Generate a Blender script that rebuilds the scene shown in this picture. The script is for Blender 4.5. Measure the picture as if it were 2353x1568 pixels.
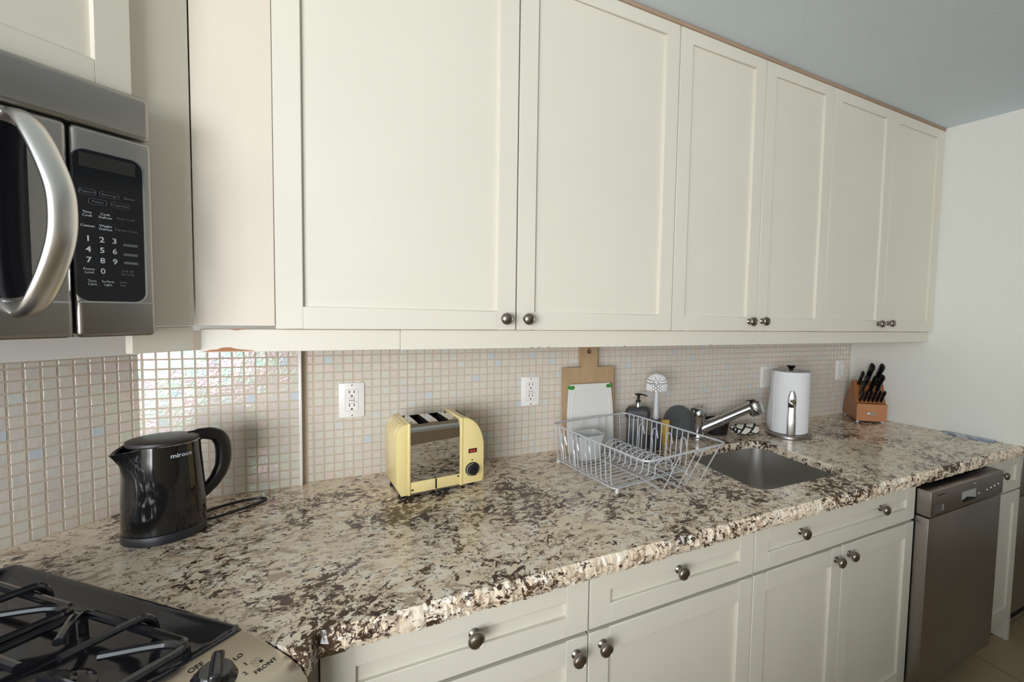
import bpy, bmesh, math, random
from mathutils import Matrix, Vector

# ------------------------------------------------------------------ camera, world, light, exposure
for o in list(bpy.data.objects):
    bpy.data.objects.remove(o)
scn = bpy.context.scene
COL = scn.collection
PI = math.pi

def lin(c):
    return c / 12.92 if c <= 0.04045 else ((c + 0.055) / 1.055) ** 2.4
def rgb(r, g, b):
    return (lin(r / 255), lin(g / 255), lin(b / 255), 1.0)

W, H = 2353.0, 1568.0
F_PX, CX, CY = 1070.681, 1437.384, 776.251
YAW, PITCH, ROLL = math.radians(29.49), math.radians(3.22), math.radians(1.57)
cam_d = bpy.data.cameras.new('camera')
cam = bpy.data.objects.new('camera', cam_d)
COL.objects.link(cam)
scn.camera = cam
cam_d.sensor_fit = 'HORIZONTAL'
cam_d.sensor_width = 36.0
cam_d.lens = F_PX / W * 36.0
cam_d.shift_x = -(CX - W / 2) / W
cam_d.shift_y = -(H / 2 - CY) / W
cam_d.clip_start = 0.02
cam_d.clip_end = 60
_f = Vector((math.sin(YAW) * math.cos(PITCH), math.cos(YAW) * math.cos(PITCH), -math.sin(PITCH)))
_r0 = Vector((math.cos(YAW), -math.sin(YAW), 0))
_u0 = _r0.cross(_f)
_r = math.cos(ROLL) * _r0 + math.sin(ROLL) * _u0
_u = -math.sin(ROLL) * _r0 + math.cos(ROLL) * _u0
cam.matrix_world = Matrix(((_r.x, _u.x, -_f.x, 0.127), (_r.y, _u.y, -_f.y, -1.658), (_r.z, _u.z, -_f.z, 1.453), (0, 0, 0, 1)))

world = bpy.data.worlds.new('world')
scn.world = world
world.use_nodes = True
_bg = world.node_tree.nodes['Background']
_bg.inputs['Color'].default_value = (0.80, 0.90, 1.0, 1)
_bg.inputs['Strength'].default_value = 0.8

def area(name, loc, look, sx, sy, power, color):
    d = bpy.data.lights.new(name, 'AREA')
    d.shape = 'RECTANGLE'; d.size = sx; d.size_y = sy; d.energy = power; d.color = color
    o = bpy.data.objects.new(name, d); COL.objects.link(o)
    o.location = loc
    o.rotation_euler = (Vector(look) - Vector(loc)).to_track_quat('-Z', 'Y').to_euler()
    return o
# daylight entering by the window wall of the living space, behind and to the left of the camera
area('window_daylight', (-2.90, -4.66, 1.38), (-2.90, 0, 1.38), 3.9, 1.85, 345, (0.95, 0.97, 1.0))

vs = scn.view_settings
vs.view_transform = 'Standard'
vs.look = 'None'
vs.exposure = -0.12
vs.gamma = 1.0
vs.use_curve_mapping = False
try:
    scn.cycles.caustics_reflective = False
    scn.cycles.caustics_refractive = False
except Exception:
    pass

# ------------------------------------------------------------------ helpers
class MB:
    """collects shapes, builds ONE mesh object"""
    def __init__(s):
        s.bm = bmesh.new()
    def _add(s, bm2, M=None):
        if M is not None:
            bmesh.ops.transform(bm2, matrix=M, verts=bm2.verts)
        me = bpy.data.meshes.new('tmp')
        bm2.to_mesh(me); bm2.free()
        s.bm.from_mesh(me)
        bpy.data.meshes.remove(me)
        return s
    def box(s, x0, x1, y0, y1, z0, z1, bev=0.0, seg=2, M=None):
        b = bmesh.new()
        bmesh.ops.create_cube(b, size=1.0)
        for v in b.verts:
            v.co = Vector((x0 if v.co.x < 0 else x1, y0 if v.co.y < 0 else y1, z0 if v.co.z < 0 else z1))
        if bev > 0:
            bmesh.ops.bevel(b, geom=list(b.edges), offset=bev, segments=seg, profile=0.5, affect='EDGES', clamp_overlap=True)
        return s._add(b, M)
    def prism(s, pts, h0, h1, M=None, bev=0.0, seg=2):
        """polygon pts (x,y) extruded in z from h0 to h1"""
        b = bmesh.new()
        vs0 = [b.verts.new((p[0], p[1], h0)) for p in pts]
        vs1 = [b.verts.new((p[0], p[1], h1)) for p in pts]
        n = len(pts)
        b.faces.new(list(reversed(vs0))); b.faces.new(vs1)
        for i in range(n):
            b.faces.new((vs0[i], vs0[(i + 1) % n], vs1[(i + 1) % n], vs1[i]))
        bmesh.ops.recalc_face_normals(b, faces=b.faces)
        if bev > 0:
            ed = [e for e in b.edges if abs(e.verts[0].co.z - e.verts[1].co.z) < 1e-6]
            bmesh.ops.bevel(b, geom=ed, offset=bev, segments=seg, profile=0.5, affect='EDGES', clamp_overlap=True)
        return s._add(b, M)
    def lathe(s, prof, seg=32, M=None, caps=True, sx=1.0, sy=1.0):
        """profile [(r,z)...] spun about z"""
        b = bmesh.new()
        rings = []
        for r, z in prof:
            if r < 1e-6:
                rings.append([b.verts.new((0, 0, z))])
            else:
                rings.append([b.verts.new((sx * r * math.cos(2 * PI * k / seg), sy * r * math.sin(2 * PI * k / seg), z)) for k in range(seg)])
        for a, c in zip(rings[:-1], rings[1:]):
            for k in range(seg):
                k2 = (k + 1) % seg
                if len(a) == 1 and len(c) > 1: b.faces.new((a[0], c[k2], c[k]))
                elif len(c) == 1 and len(a) > 1: b.faces.new((a[k], a[k2], c[0]))
                elif len(a) > 1 and len(c) > 1: b.faces.new((a[k], a[k2], c[k2], c[k]))
        if caps:
            if len(rings[0]) > 1: b.faces.new(list(reversed(rings[0])))
            if len(rings[-1]) > 1: b.faces.new(rings[-1])
        bmesh.ops.recalc_face_normals(b, faces=b.faces)
        return s._add(b, M)
    def tube(s, pts, r, seg=8, closed=False, M=None, rx=None, flat=None):
        """tube of radius r (number or list) along points; flat=(w,h,side) gives an elliptical section"""
        P = [Vector(p) for p in pts]
        n = len(P)
        b = bmesh.new()
        rings = []
        prevn = None
        for i in range(n):
            if closed: t = (P[(i + 1) % n] - P[i - 1])
            else: t = P[min(i + 1, n - 1)] - P[max(i - 1, 0)]
            t.normalize()
            if flat is not None:
                side = Vector(flat[2])
                a = (side - t * side.dot(t)).normalized()
            elif prevn is None:
                ref = Vector((0, 0, 1)) if abs(t.z) < 0.9 else Vector((1, 0, 0))
                a = t.cross(ref).normalized()
            else:
                a = (prevn - t * prevn.dot(t)).normalized()
            prevn = a
            c = t.cross(a)
            rr = r[i] if isinstance(r, (list, tuple)) else r
            ra, rc = (rr, rr) if flat is None else (rr * flat[0], rr * flat[1])
            rings.append([b.verts.new(P[i] + a * ra * math.cos(2 * PI * k / seg) + c * rc * math.sin(2 * PI * k / seg)) for k in range(seg)])
        m = n if closed else n - 1
        for i in range(m):
            A, B = rings[i], rings[(i + 1) % n]
            for k in range(seg):
                b.faces.new((A[k], A[(k + 1) % seg], B[(k + 1) % seg], B[k]))
        if not closed:
            b.faces.new(list(reversed(rings[0]))); b.faces.new(rings[-1])
        bmesh.ops.recalc_face_normals(b, faces=b.faces)
        return s._add(b, M)
    def cyl(s, p0, p1, r, seg=16, r1=None, M=None):
        return s.tube([p0, p1], [r, r if r1 is None else r1], seg, M=M)
    def sphere(s, c, r, seg=16, scale=(1, 1, 1), M=None):
        b = bmesh.new()
        bmesh.ops.create_uvsphere(b, u_segments=seg, v_segments=max(6, seg // 2), radius=r)
        for v in b.verts:
            v.co = Vector((v.co.x * scale[0] + c[0], v.co.y * scale[1] + c[1], v.co.z * scale[2] + c[2]))
        return s._add(b, M)
    def faces(s, verts, fcs, M=None):
        b = bmesh.new()
        vv = [b.verts.new(v) for v in verts]
        for f in fcs: b.faces.new([vv[i] for i in f])
        bmesh.ops.recalc_face_normals(b, faces=b.faces)
        return s._add(b, M)
    def mesh(s, name, m, smooth=True):
        me = bpy.data.meshes.new(name)
        s.bm.to_mesh(me); s.bm.free()
        if m is not None: me.materials.append(m)
        if smooth:
            try:
                me.shade_auto(angle=0.7)
            except Exception:
                me.polygons.foreach_set('use_smooth', [True] * len(me.polygons))
                try: me.set_sharp_from_angle(angle=0.7)
                except Exception: pass
        return me
    def build(s, name, m, parent=None, smooth=True):
        o = bpy.data.objects.new(name, s.mesh(name, m, smooth))
        COL.objects.link(o)
        if parent is not None: o.parent = parent
        return o

def tag(o, label, cat, group=None):
    o['label'] = label; o['category'] = cat
    if group: o['group'] = group
    return o
def thing(name, label, cat, loc=(0, 0, 0), rz=0.0, group=None):
    o = bpy.data.objects.new(name, None); COL.objects.link(o)
    o.empty_display_size = 0.05
    o.location = loc; o.rotation_euler = (0, 0, rz)
    return tag(o, label, cat, group)
def struct(o):
    o['kind'] = 'structure'; return o
def link_copy(me, name, parent, loc, rot=(0, 0, 0)):
    o = bpy.data.objects.new(name, me); COL.objects.link(o)
    o.parent = parent; o.location = loc; o.rotation_euler = rot
    return o
def rrect(w, h, r, n=5, cx=0, cy=0):
    p = []
    for sx, sy, a0 in ((1, 1, 0), (-1, 1, 90), (-1, -1, 180), (1, -1, 270)):
        for k in range(n + 1):
            a = math.radians(a0 + 90 * k / n)
            p.append((cx + sx * (w / 2 - r) + r * math.cos(a), cy + sy * (h / 2 - r) + r * math.sin(a)))
    return p
def arc(c, r, a0, a1, n):
    return [(c[0] + r * math.cos(math.radians(a0 + (a1 - a0) * k / n)), c[1] + r * math.sin(math.radians(a0 + (a1 - a0) * k / n))) for k in range(n + 1)]
_dg = None
def text_mesh(txt, size, depth=0.0002, align='CENTER', bold=0.0):
    cu = bpy.data.curves.new('txt', 'FONT')
    cu.body = txt; cu.size = size; cu.extrude = depth; cu.align_x = align; cu.align_y = 'CENTER'
    cu.resolution_u = 2; cu.offset = bold
    o = bpy.data.objects.new('txt', cu); COL.objects.link(o)
    dg = bpy.context.evaluated_depsgraph_get(); dg.update()
    me = bpy.data.meshes.new_from_object(o.evaluated_get(dg))
    bpy.data.objects.remove(o); bpy.data.curves.remove(cu)
    return me
def text(name, txt, size, m, parent, M, depth=0.0002, align='CENTER', bold=0.0):
    me = text_mesh(txt, size, depth, align, bold)
    me.transform(M); me.materials.clear(); me.materials.append(m); me.name = name
    o = bpy.data.objects.new(name, me); COL.objects.link(o); o.parent = parent
    return o
def smoothp(pts, n=6):
    P_ = [Vector(p_) for p_ in pts]; out = []
    for i in range(len(P_) - 1):
        a_, b_, c_, d_ = P_[max(i - 1, 0)], P_[i], P_[i + 1], P_[min(i + 2, len(P_) - 1)]
        for k in range(n):
            x = k / n
            out.append(0.5 * ((2 * b_) + (c_ - a_) * x + (2 * a_ - 5 * b_ + 4 * c_ - d_) * x * x + (3 * b_ - a_ - 3 * c_ + d_) * x ** 3))
    out.append(P_[-1]); return out
def T(x, y, z): return Matrix.Translation((x, y, z))
def R(deg, ax): return Matrix.Rotation(math.radians(deg), 4, ax)

# ------------------------------------------------------------------ materials
def nodes(name):
    m = bpy.data.materials.new(name); m.use_nodes = True
    nt = m.node_tree
    return m, nt, nt.nodes['Principled BSDF']
def N(nt, typ, **kw):
    n = nt.nodes.new(typ)
    for k, v in kw.items():
        if k in n.inputs: n.inputs[k].default_value = v
        else: setattr(n, k, v)
    return n
def mixc(nt, fac, a, b, mode='MIX'):
    n = nt.nodes.new('ShaderNodeMix'); n.data_type = 'RGBA'; n.blend_type = mode
    for sock, v in ((n.inputs[0], fac), (n.inputs[6], a), (n.inputs[7], b)):
        if hasattr(v, 'is_linked'): nt.links.new(v, sock)
        else: sock.default_value = v
    return n.outputs[2]
def ramp(nt, src, p0, p1, c0=(0, 0, 0, 1), c1=(1, 1, 1, 1)):
    n = nt.nodes.new('ShaderNodeValToRGB')
    n.color_ramp.elements[0].position = p0; n.color_ramp.elements[1].position = p1
    n.color_ramp.elements[0].color = c0; n.color_ramp.elements[1].color = c1
    nt.links.new(src, n.inputs[0]); return n.outputs[0]
def coords(nt, scale=(1, 1, 1), rot=(0, 0, 0), kind='Object'):
    tc = nt.nodes.new('ShaderNodeTexCoord'); mp = nt.nodes.new('ShaderNodeMapping')
    mp.inputs['Scale'].default_value = scale; mp.inputs['Rotation'].default_value = rot
    nt.links.new(tc.outputs[kind], mp.inputs['Vector']); return mp.outputs[0]
def noise(nt, vec, scale, detail=3, rough=0.5, dist=0.0):
    n = N(nt, 'ShaderNodeTexNoise', Scale=scale, Detail=detail, Roughness=rough, Distortion=dist)
    nt.links.new(vec, n.inputs['Vector']); return n.outputs[0]
def bump(nt, bsdf, h, strength, dist=0.01):
    b = N(nt, 'ShaderNodeBump', Strength=strength, Distance=dist)
    nt.links.new(h, b.inputs['Height']); nt.links.new(b.outputs[0], bsdf.inputs['Normal'])
def paint(name, col, rough=0.45, var=0.06, bmp=0.05, sc=60, spec=0.5, metal=0.0):
    m, nt, p = nodes(name)
    v = coords(nt)
    n1 = noise(nt, v, 3.0, 3)
    dark = tuple(c * (1 - var * 2) for c in col[:3]) + (1,)
    nt.links.new(mixc(nt, n1, dark, tuple(min(1, c * (1 + var)) for c in col[:3]) + (1,)), p.inputs['Base Color'])
    p.inputs['Roughness'].default_value = rough; p.inputs['Metallic'].default_value = metal
    p.inputs['Specular IOR Level'].default_value = spec
    if bmp: bump(nt, p, noise(nt, v, sc, 2), bmp, 0.002)
    return m
def metal(name, col, rough=0.25, brush=None, strength=0.08):
    m, nt, p = nodes(name)
    p.inputs['Base Color'].default_value = col; p.inputs['Metallic'].default_value = 1.0
    p.inputs['Roughness'].default_value = rough
    if brush:
        v = coords(nt, brush)
        n1 = noise(nt, v, 1.0, 3, 0.6)
        bump(nt, p, n1, strength, 0.001)
        rr = N(nt, 'ShaderNodeMapRange'); rr.inputs[3].default_value = rough * 0.85; rr.inputs[4].default_value = rough * 1.25
        nt.links.new(n1, rr.inputs[0]); nt.links.new(rr.outputs[0], p.inputs['Roughness'])
    else:
        v = coords(nt); bump(nt, p, noise(nt, v, 25, 2), 0.01, 0.001)
    return m

M_CAB = paint('cabinet_paint', rgb(227, 222, 208), 0.42, 0.025, 0.06, 90)
M_FILL = paint('filler_paint', rgb(226, 214, 198), 0.42, 0.025, 0.06, 90)
M_WALL = paint('wall_paint', rgb(230, 230, 222), 0.7, 0.02, 0.08, 140)
M_CEIL = paint('ceiling_paint', rgb(222, 234, 242), 0.85, 0.02, 0.3, 120)
M_DARK = paint('dark_gap', rgb(22, 20, 19), 0.8, 0.05, 0.0)
M_CAULK = paint('caulk', rgb(176, 150, 128), 0.8, 0.08, 0.1)
M_RAW = paint('bare_fibreboard', rgb(186, 132, 96), 0.9, 0.12, 0.3, 80)
M_NICKEL = metal('brushed_nickel', rgb(150, 142, 134), 0.28)
M_CHROME = metal('chrome', rgb(205, 205, 210), 0.06)
M_STEEL = metal('brushed_steel', rgb(168, 164, 160), 0.30, (300, 300, 4))
M_STEELH = metal('brushed_steel_horizontal', rgb(165, 162, 158), 0.30, (4, 300, 300))
M_SINK = metal('sink_steel', rgb(214, 211, 207), 0.34, (40, 40, 200))
M_BLKGLASS = paint('black_glass', rgb(20, 20, 26), 0.08, 0.02, 0.0)
M_BLKPLASTIC = paint('black_plastic', rgb(26, 26, 28), 0.35, 0.05, 0.05)
M_BLKGLOSS = paint('black_enamel', rgb(34, 34, 39), 0.09, 0.05, 0.02, 20, spec=0.8)
M_WHITE = paint('white_plastic', rgb(246, 244, 240), 0.35, 0.01, 0.0)
M_PRINT = paint('pale_print', rgb(196, 202, 210), 0.6, 0.0, 0.0)
M_PRINTB = paint('black_print', rgb(18, 18, 18), 0.6, 0.0, 0.0)

def granite():
    m, nt, p = nodes('granite')
    v0 = coords(nt)
    wn = N(nt, 'ShaderNodeTexNoise', Scale=2.6, Detail=2.0)
    nt.links.new(v0, wn.inputs['Vector'])
    sub = N(nt, 'ShaderNodeVectorMath', operation='SUBTRACT'); sub.inputs[1].default_value = (0.5, 0.5, 0.5)
    nt.links.new(wn.outputs['Color'], sub.inputs[0])
    sc = N(nt, 'ShaderNodeVectorMath', operation='SCALE'); sc.inputs['Scale'].default_value = 0.14
    nt.links.new(sub.outputs[0], sc.inputs[0])
    add = N(nt, 'ShaderNodeVectorMath', operation='ADD')
    nt.links.new(v0, add.inputs[0]); nt.links.new(sc.outputs[0], add.inputs[1])
    def stretched(deg, k):
        mp = N(nt, 'ShaderNodeMapping'); mp.inputs['Rotation'].default_value = (0, 0, math.radians(deg)); mp.inputs['Scale'].default_value = (1.0, k, 1.3)
        nt.links.new(add.outputs[0], mp.inputs['Vector']); return mp.outputs[0]
    v = stretched(-20, 0.85); v2 = stretched(40, 1.5)
    def op(kind, a, b):
        n = N(nt, 'ShaderNodeMath', operation=kind); nt.links.new(a, n.inputs[0])
        if hasattr(b, 'is_linked'): nt.links.new(b, n.inputs[1])
        else: n.inputs[1].default_value = b
        return n.outputs[0]
    # ground: angular chips of cream, ivory and pinkish tan
    vo = N(nt, 'ShaderNodeTexVoronoi', Scale=46.0, Randomness=1.0); nt.links.new(v, vo.inputs['Vector'])
    sep = N(nt, 'ShaderNodeSeparateColor'); nt.links.new(vo.outputs['Color'], sep.inputs[0])
    cr = N(nt, 'ShaderNodeValToRGB'); e = cr.color_ramp.elements
    e[0].position = 0.0; e[0].color = rgb(226, 205, 180); e[1].position = 1.0; e[1].color = rgb(255, 249, 238)
    k_ = e.new(0.35); k_.color = rgb(240, 220, 194); k_ = e.new(0.7); k_.color = rgb(250, 235, 214)
    nt.links.new(sep.outputs[0], cr.inputs[0])
    base = mixc(nt, mulf(nt, noise(nt, v, 9, 4), 0.7), cr.outputs[0], rgb(244, 226, 202))
    # smoky grey-brown translucent patches
    big = noise(nt, v, 5.5, 3, 0.55)
    grey = ramp(nt, noise(nt, v2, 31, 6, 0.70, 0.4), 0.535, 0.57)
    base = mixc(nt, mulf(nt, grey, 0.8), base, rgb(172, 148, 127))
    # dark brown flakes lying in two directions, denser inside large clouds
    off = N(nt, 'ShaderNodeMath', operation='MULTIPLY_ADD'); off.inputs[1].default_value = 0.46; off.inputs[2].default_value = -0.235
    nt.links.new(big, off.inputs[0])
    fl = op('MAXIMUM', noise(nt, v, 46, 6, 0.72, 0.5), op('SUBTRACT', noise(nt, v2, 54, 6, 0.72, 0.4), 0.02))
    dk = ramp(nt, op('ADD', fl, off.outputs[0]), 0.564, 0.576)
    base = mixc(nt, dk, base, mixc(nt, noise(nt, v, 16, 2), rgb(40, 30, 28), rgb(104, 78, 60)))
    # small black specks and thin veins
    sp = ramp(nt, noise(nt, v2, 100, 3, 0.6, 0.4), 0.635, 0.655)
    base = mixc(nt, sp, base, rgb(44, 36, 34))
    nt.links.new(base, p.inputs['Base Color'])
    p.inputs['Roughness'].default_value = 0.16
    return m
def mulf(nt, a, f):
    n = N(nt, 'ShaderNodeMath', operation='MULTIPLY'); n.inputs[1].default_value = f
    nt.links.new(a, n.inputs[0]); return n.outputs[0]
M_GRANITE = granite()

def tile_mat():
    m, nt, p = nodes('iridescent_glass_tile')
    g = nt.nodes.new('ShaderNodeNewGeometry'); oi = nt.nodes.new('ShaderNodeObjectInfo')
    ad = N(nt, 'ShaderNodeMath', operation='ADD'); nt.links.new(g.outputs['Random Per Island'], ad.inputs[0]); nt.links.new(oi.outputs['Random'], ad.inputs[1])
    fr = N(nt, 'ShaderNodeMath', operation='FRACT'); nt.links.new(ad.outputs[0], fr.inputs[0])
    cr = nt.nodes.new('ShaderNodeValToRGB'); cr.color_ramp.interpolation = 'CONSTANT'
    e = cr.color_ramp.elements
    e[0].position = 0.0; e[0].color = rgb(228, 221, 208)
    e[1].position = 0.28; e[1].color = rgb(224, 218, 207)
    for pos, c in ((0.50, (229, 219, 209)), (0.68, (222, 220, 210)), (0.80, (226, 216, 208)), (0.93, (220, 222, 217)), (0.975, (210, 219, 226))):
        k = e.new(pos); k.color = rgb(*c)
    nt.links.new(fr.outputs[0], cr.inputs[0])
    tc = nt.nodes.new('ShaderNodeNewGeometry')
    nz = noise(nt, tc.outputs['Position'], 70, 2)
    nt.links.new(mixc(nt, mulf(nt, nz, 0.25), cr.outputs[0], rgb(226, 220, 212)), p.inputs['Base Color'])
    p.inputs['Roughness'].default_value = 0.13
    p.inputs['Specular IOR Level'].default_value = 0.65
    nth = N(nt, 'ShaderNodeMapRange'); nth.inputs[3].default_value = 330; nth.inputs[4].default_value = 560
    nt.links.new(fr.outputs[0], nth.inputs[0])
    tn = noise(nt, tc.outputs['Position'], 45, 2)
    a2 = N(nt, 'ShaderNodeMath', operation='MULTIPLY_ADD'); a2.inputs[1].default_value = 220
    nt.links.new(tn, a2.inputs[0]); nt.links.new(nth.outputs[0], a2.inputs[2])
    try:
        nt.links.new(a2.outputs[0], p.inputs['Thin Film Thickness']); p.inputs['Thin Film IOR'].default_value = 1.85
    except Exception:
        pass
    bump(nt, p, noise(nt, tc.outputs['Position'], 110, 2), 0.5, 0.0012)
    return m
M_TILE = tile_mat()
M_GROUT = paint('grout', rgb(206, 191, 172), 0.9, 0.06, 0.3, 300)
def wood(name, c1, c2, scale=(6, 6, 60), rough=0.45):
    m, nt, p = nodes(name)
    v = coords(nt, scale)
    n1 = noise(nt, v, 3.0, 5, 0.6, 0.6)
    nt.links.new(mixc(nt, n1, c1, c2), p.inputs['Base Color'])
    p.inputs['Roughness'].default_value = rough
    bump(nt, p, n1, 0.08, 0.001)
    return m

# ------------------------------------------------------------------ the setting
S = math.sqrt(0.5)
def UV(u, v, z=0.0):          # frame of the diagonal corner: u along its wall, v out into the room
    return (S * u + S * v, S * u - S * v, z)
ZC = 0.915                    # worktop height
ZCEIL = 2.372
P = 0.0254                    # tile pitch
XE = -0.029                   # edge of the stepped-forward piece of wall
YB = -0.021
VW = -0.2482                  # diagonal wall plane
UC = -0.2779                  # u of the inside corner
rnd = random.Random(7)

wall_back = struct(MB().box(-0.45, 2.64, 0, 0.1, 0, ZCEIL).build('wall_back', M_WALL))
wall_jog = struct(MB().box(-0.372, XE, YB, 0.0, 0, ZCEIL).build('wall_corner', M_WALL))
w = MB(); q = [UV(UC + 0.12, VW - 0.12), UV(UC + 0.0, VW), UV(-2.12, VW), UV(-2.12, VW - 0.12)]
wall_left = struct(w.prism([(a[0], a[1]) for a in q], 0, ZCEIL).build('wall_left', M_WALL))
def xw(y): return 2.52 - 0.13 * y
w = MB()
w.prism([(xw(0.05), 0.05), (xw(-0.84), -0.84), (xw(-0.84) + 0.06, -0.84), (xw(0.05) + 0.06, 0.05)], ZC, ZCEIL)
wall_right = struct(w.build('wall_right', M_WALL))
lw = UV(-2.10, VW)
XL, XR_, YW = -5.6, 4.2, -4.5
struct(MB().box(XL, lw[0] + 0.05, lw[1] - 0.02, lw[1] + 0.1, 0, ZCEIL).build('wall_side', M_WALL))
struct(MB().box(XL - 0.1, XL, YW - 0.1, lw[1] + 0.1, 0, ZCEIL).build('wall_living', M_WALL))
# window wall of the living space
w = MB()
for a, b, c, d in ((XL, -4.9, 0, ZCEIL), (-4.9, -0.9, 0, 0.42), (-4.9, -0.9, 2.30, ZCEIL), (-0.9, XR_, 0, ZCEIL)):
    w.box(a, b, YW - 0.1, YW, c, d)
struct(w.build('wall_front', M_WALL))
struct(MB().box(XR_ - 0.1, XR_, YW, 0.1, 0, ZCEIL).build('wall_far', M_WALL))
struct(MB().box(2.64, XR_ - 0.1, 0.0, 0.1, 0, ZCEIL).build('wall_far_back', M_WALL))
for k in range(3):
    a, b, c, d = -4.9 + 4.0 / 3 * k, -4.9 + 4.0 / 3 * (k + 1), 0.42, 2.30
    w = MB(); t = 0.045
    for r_ in ((a, b, c, c + t), (a, b, d - t, d), (a, a + t, c, d), (b - t, b, c, d)):
        w.box(r_[0], r_[1], YW - 0.07, YW - 0.02, r_[2], r_[3], 0.004)
    struct(w.build('window_%d' % (k + 1), M_WHITE))
struct(MB().box(XL - 0.1, XR_, YW - 0.1, 0.1, ZCEIL, ZCEIL + 0.1).build('ceiling', M_CEIL))

# unseen block added behind the camera to keep low window light off base cabinets
struct(MB().box(-0.85, 2.9, -2.75, -2.25, 0, 0.95, 0.01).build('added_light_blocker', paint('tan_paint', rgb(206, 186, 158), 0.6, 0.03, 0.05)))  # tan chosen so the added block bounces warm light
# floor with large beige tiles
M_FGROUT = paint('floor_grout', rgb(150, 138, 120), 0.9, 0.05, 0.1)
def ftile():
    m, nt, p = nodes('floor_tile')
    v = coords(nt); oi = nt.nodes.new('ShaderNodeObjectInfo')
    c = mixc(nt, noise(nt, v, 6, 5, 0.6, 0.5), rgb(184, 162, 130), rgb(160, 138, 108))
    nt.links.new(mixc(nt, mulf(nt, oi.outputs['Random'], 0.35), c, rgb(174, 156, 128)), p.inputs['Base Color'])
    p.inputs['Roughness'].default_value = 0.35
    return m
floor = struct(MB().box(XL - 0.1, XR_, YW - 0.1, 0.1, -0.1, -0.006).build('floor', M_FGROUT))
FT = ftile()
ft = MB().box(-0.2225, 0.2225, -0.2225, 0.2225, -0.006, 0.0, 0.0015, 1).mesh('floor_tile', FT)
for i in range(9):
    for j in range(6):
        link_copy(ft, 'floor_tile', floor, (0.42 + 0.45 * i, -0.47 - 0.45 * j, 0))

# mosaic: each piece near enough to tell apart is an object, the rest of a wall one joined part
def tile_bm(mb, w_, h_, M, t=0.0045):
    a, b = w_ / 2, h_ / 2; i = 0.0014
    v = [(-a, 0, -b), (a, 0, -b), (a, 0, b), (-a, 0, b), (-a, -t * 0.55, -b), (a, -t * 0.55, -b), (a, -t * 0.55, b), (-a, -t * 0.55, b),
         (-a + i, -t, -b + i), (a - i, -t, -b + i), (a - i, -t, b - i), (-a + i, -t, b - i)]
    f = [(0, 1, 5, 4), (1, 2, 6, 5), (2, 3, 7, 6), (3, 0, 4, 7), (4, 5, 9, 8), (5, 6, 10, 9), (6, 7, 11, 10), (7, 4, 8, 11), (8, 9, 10, 11)]
    mb.faces(v, f, M)
TS = 0.0236
tm = MB(); tile_bm(tm, TS, TS, Matrix()); TILE = tm.mesh('tile', M_TILE, False)
CUT = {}
def cut_tile(w_, h_):
    k = (round(w_, 4), round(h_, 4))
    if k not in CUT:
        t_ = MB(); tile_bm(t_, w_, h_, Matrix()); CUT[k] = t_.mesh('tile', M_TILE, False)
    return CUT[k]
def jit(a=0.9): return math.radians(rnd.uniform(-a, a))
# stepped-forward wall
MB().box(-0.372, XE, YB - 0.0049, YB + 0.001, ZC - 0.02, 1.37).build('grout', M_GROUT, wall_jog, False)
bx = -0.362
for i in range(-1, 13):
    for j in range(16):
        if i == -1: me, x = cut_tile(0.0085, TS), bx - 0.0058
        else: me, x = TILE, bx + (i + 0.5) * P
        link_copy(me, 'tile', wall_jog, (x + rnd.uniform(-4e-4, 4e-4), YB - 0.001, ZC + (j + 0.5) * P + rnd.uniform(-4e-4, 4e-4)), (jit(), jit(0.6), jit()))
# main wall
MB().box(XE, xw(0), -0.0049, 0.001, ZC - 0.02, 1.40).build('grout', M_GROUT, wall_back, False)
rest = MB(); nrest = 0
rb_v, rb_f = [], []
for i in range(-1, 99):
    for j in range(17):
        x = (i + 0.5) * P; z = ZC + (j + 0.5) * P
        if i == -1: x = -0.0095
        loc = (x + rnd.uniform(-4e-4, 4e-4), -0.001, z + rnd.uniform(-4e-4, 4e-4)); rot = (jit(), jit(0.6), jit())
        if -1 <= i <= 16 and j < 16:
            link_copy(cut_tile(0.014, TS) if i == -1 else TILE, 'tile', wall_back, loc, rot)
        else:
            Mx = Matrix.Translation(loc) @ (Matrix.Rotation(rot[2], 4, 'Z') @ Matrix.Rotation(rot[0], 4, 'X') @ Matrix.Rotation(rot[1], 4, 'Y'))
            o_ = len(rb_v)
            rb_v += [tuple(Mx @ v.co) for v in TILE.vertices]
            rb_f += [tuple(o_ + k for k in p_.vertices) for p_ in TILE.polygons]
def stuff_mesh(name, v, f, m, parent):
    me = bpy.data.meshes.new(name); me.from_pydata(v, [], f); me.materials.append(m); me.update()
    o = bpy.data.objects.new(name, me); COL.objects.link(o); o.parent = parent; o['kind'] = 'stuff'
    return o
stuff_mesh('tile_field', rb_v, rb_f, M_TILE, wall_back)
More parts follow.
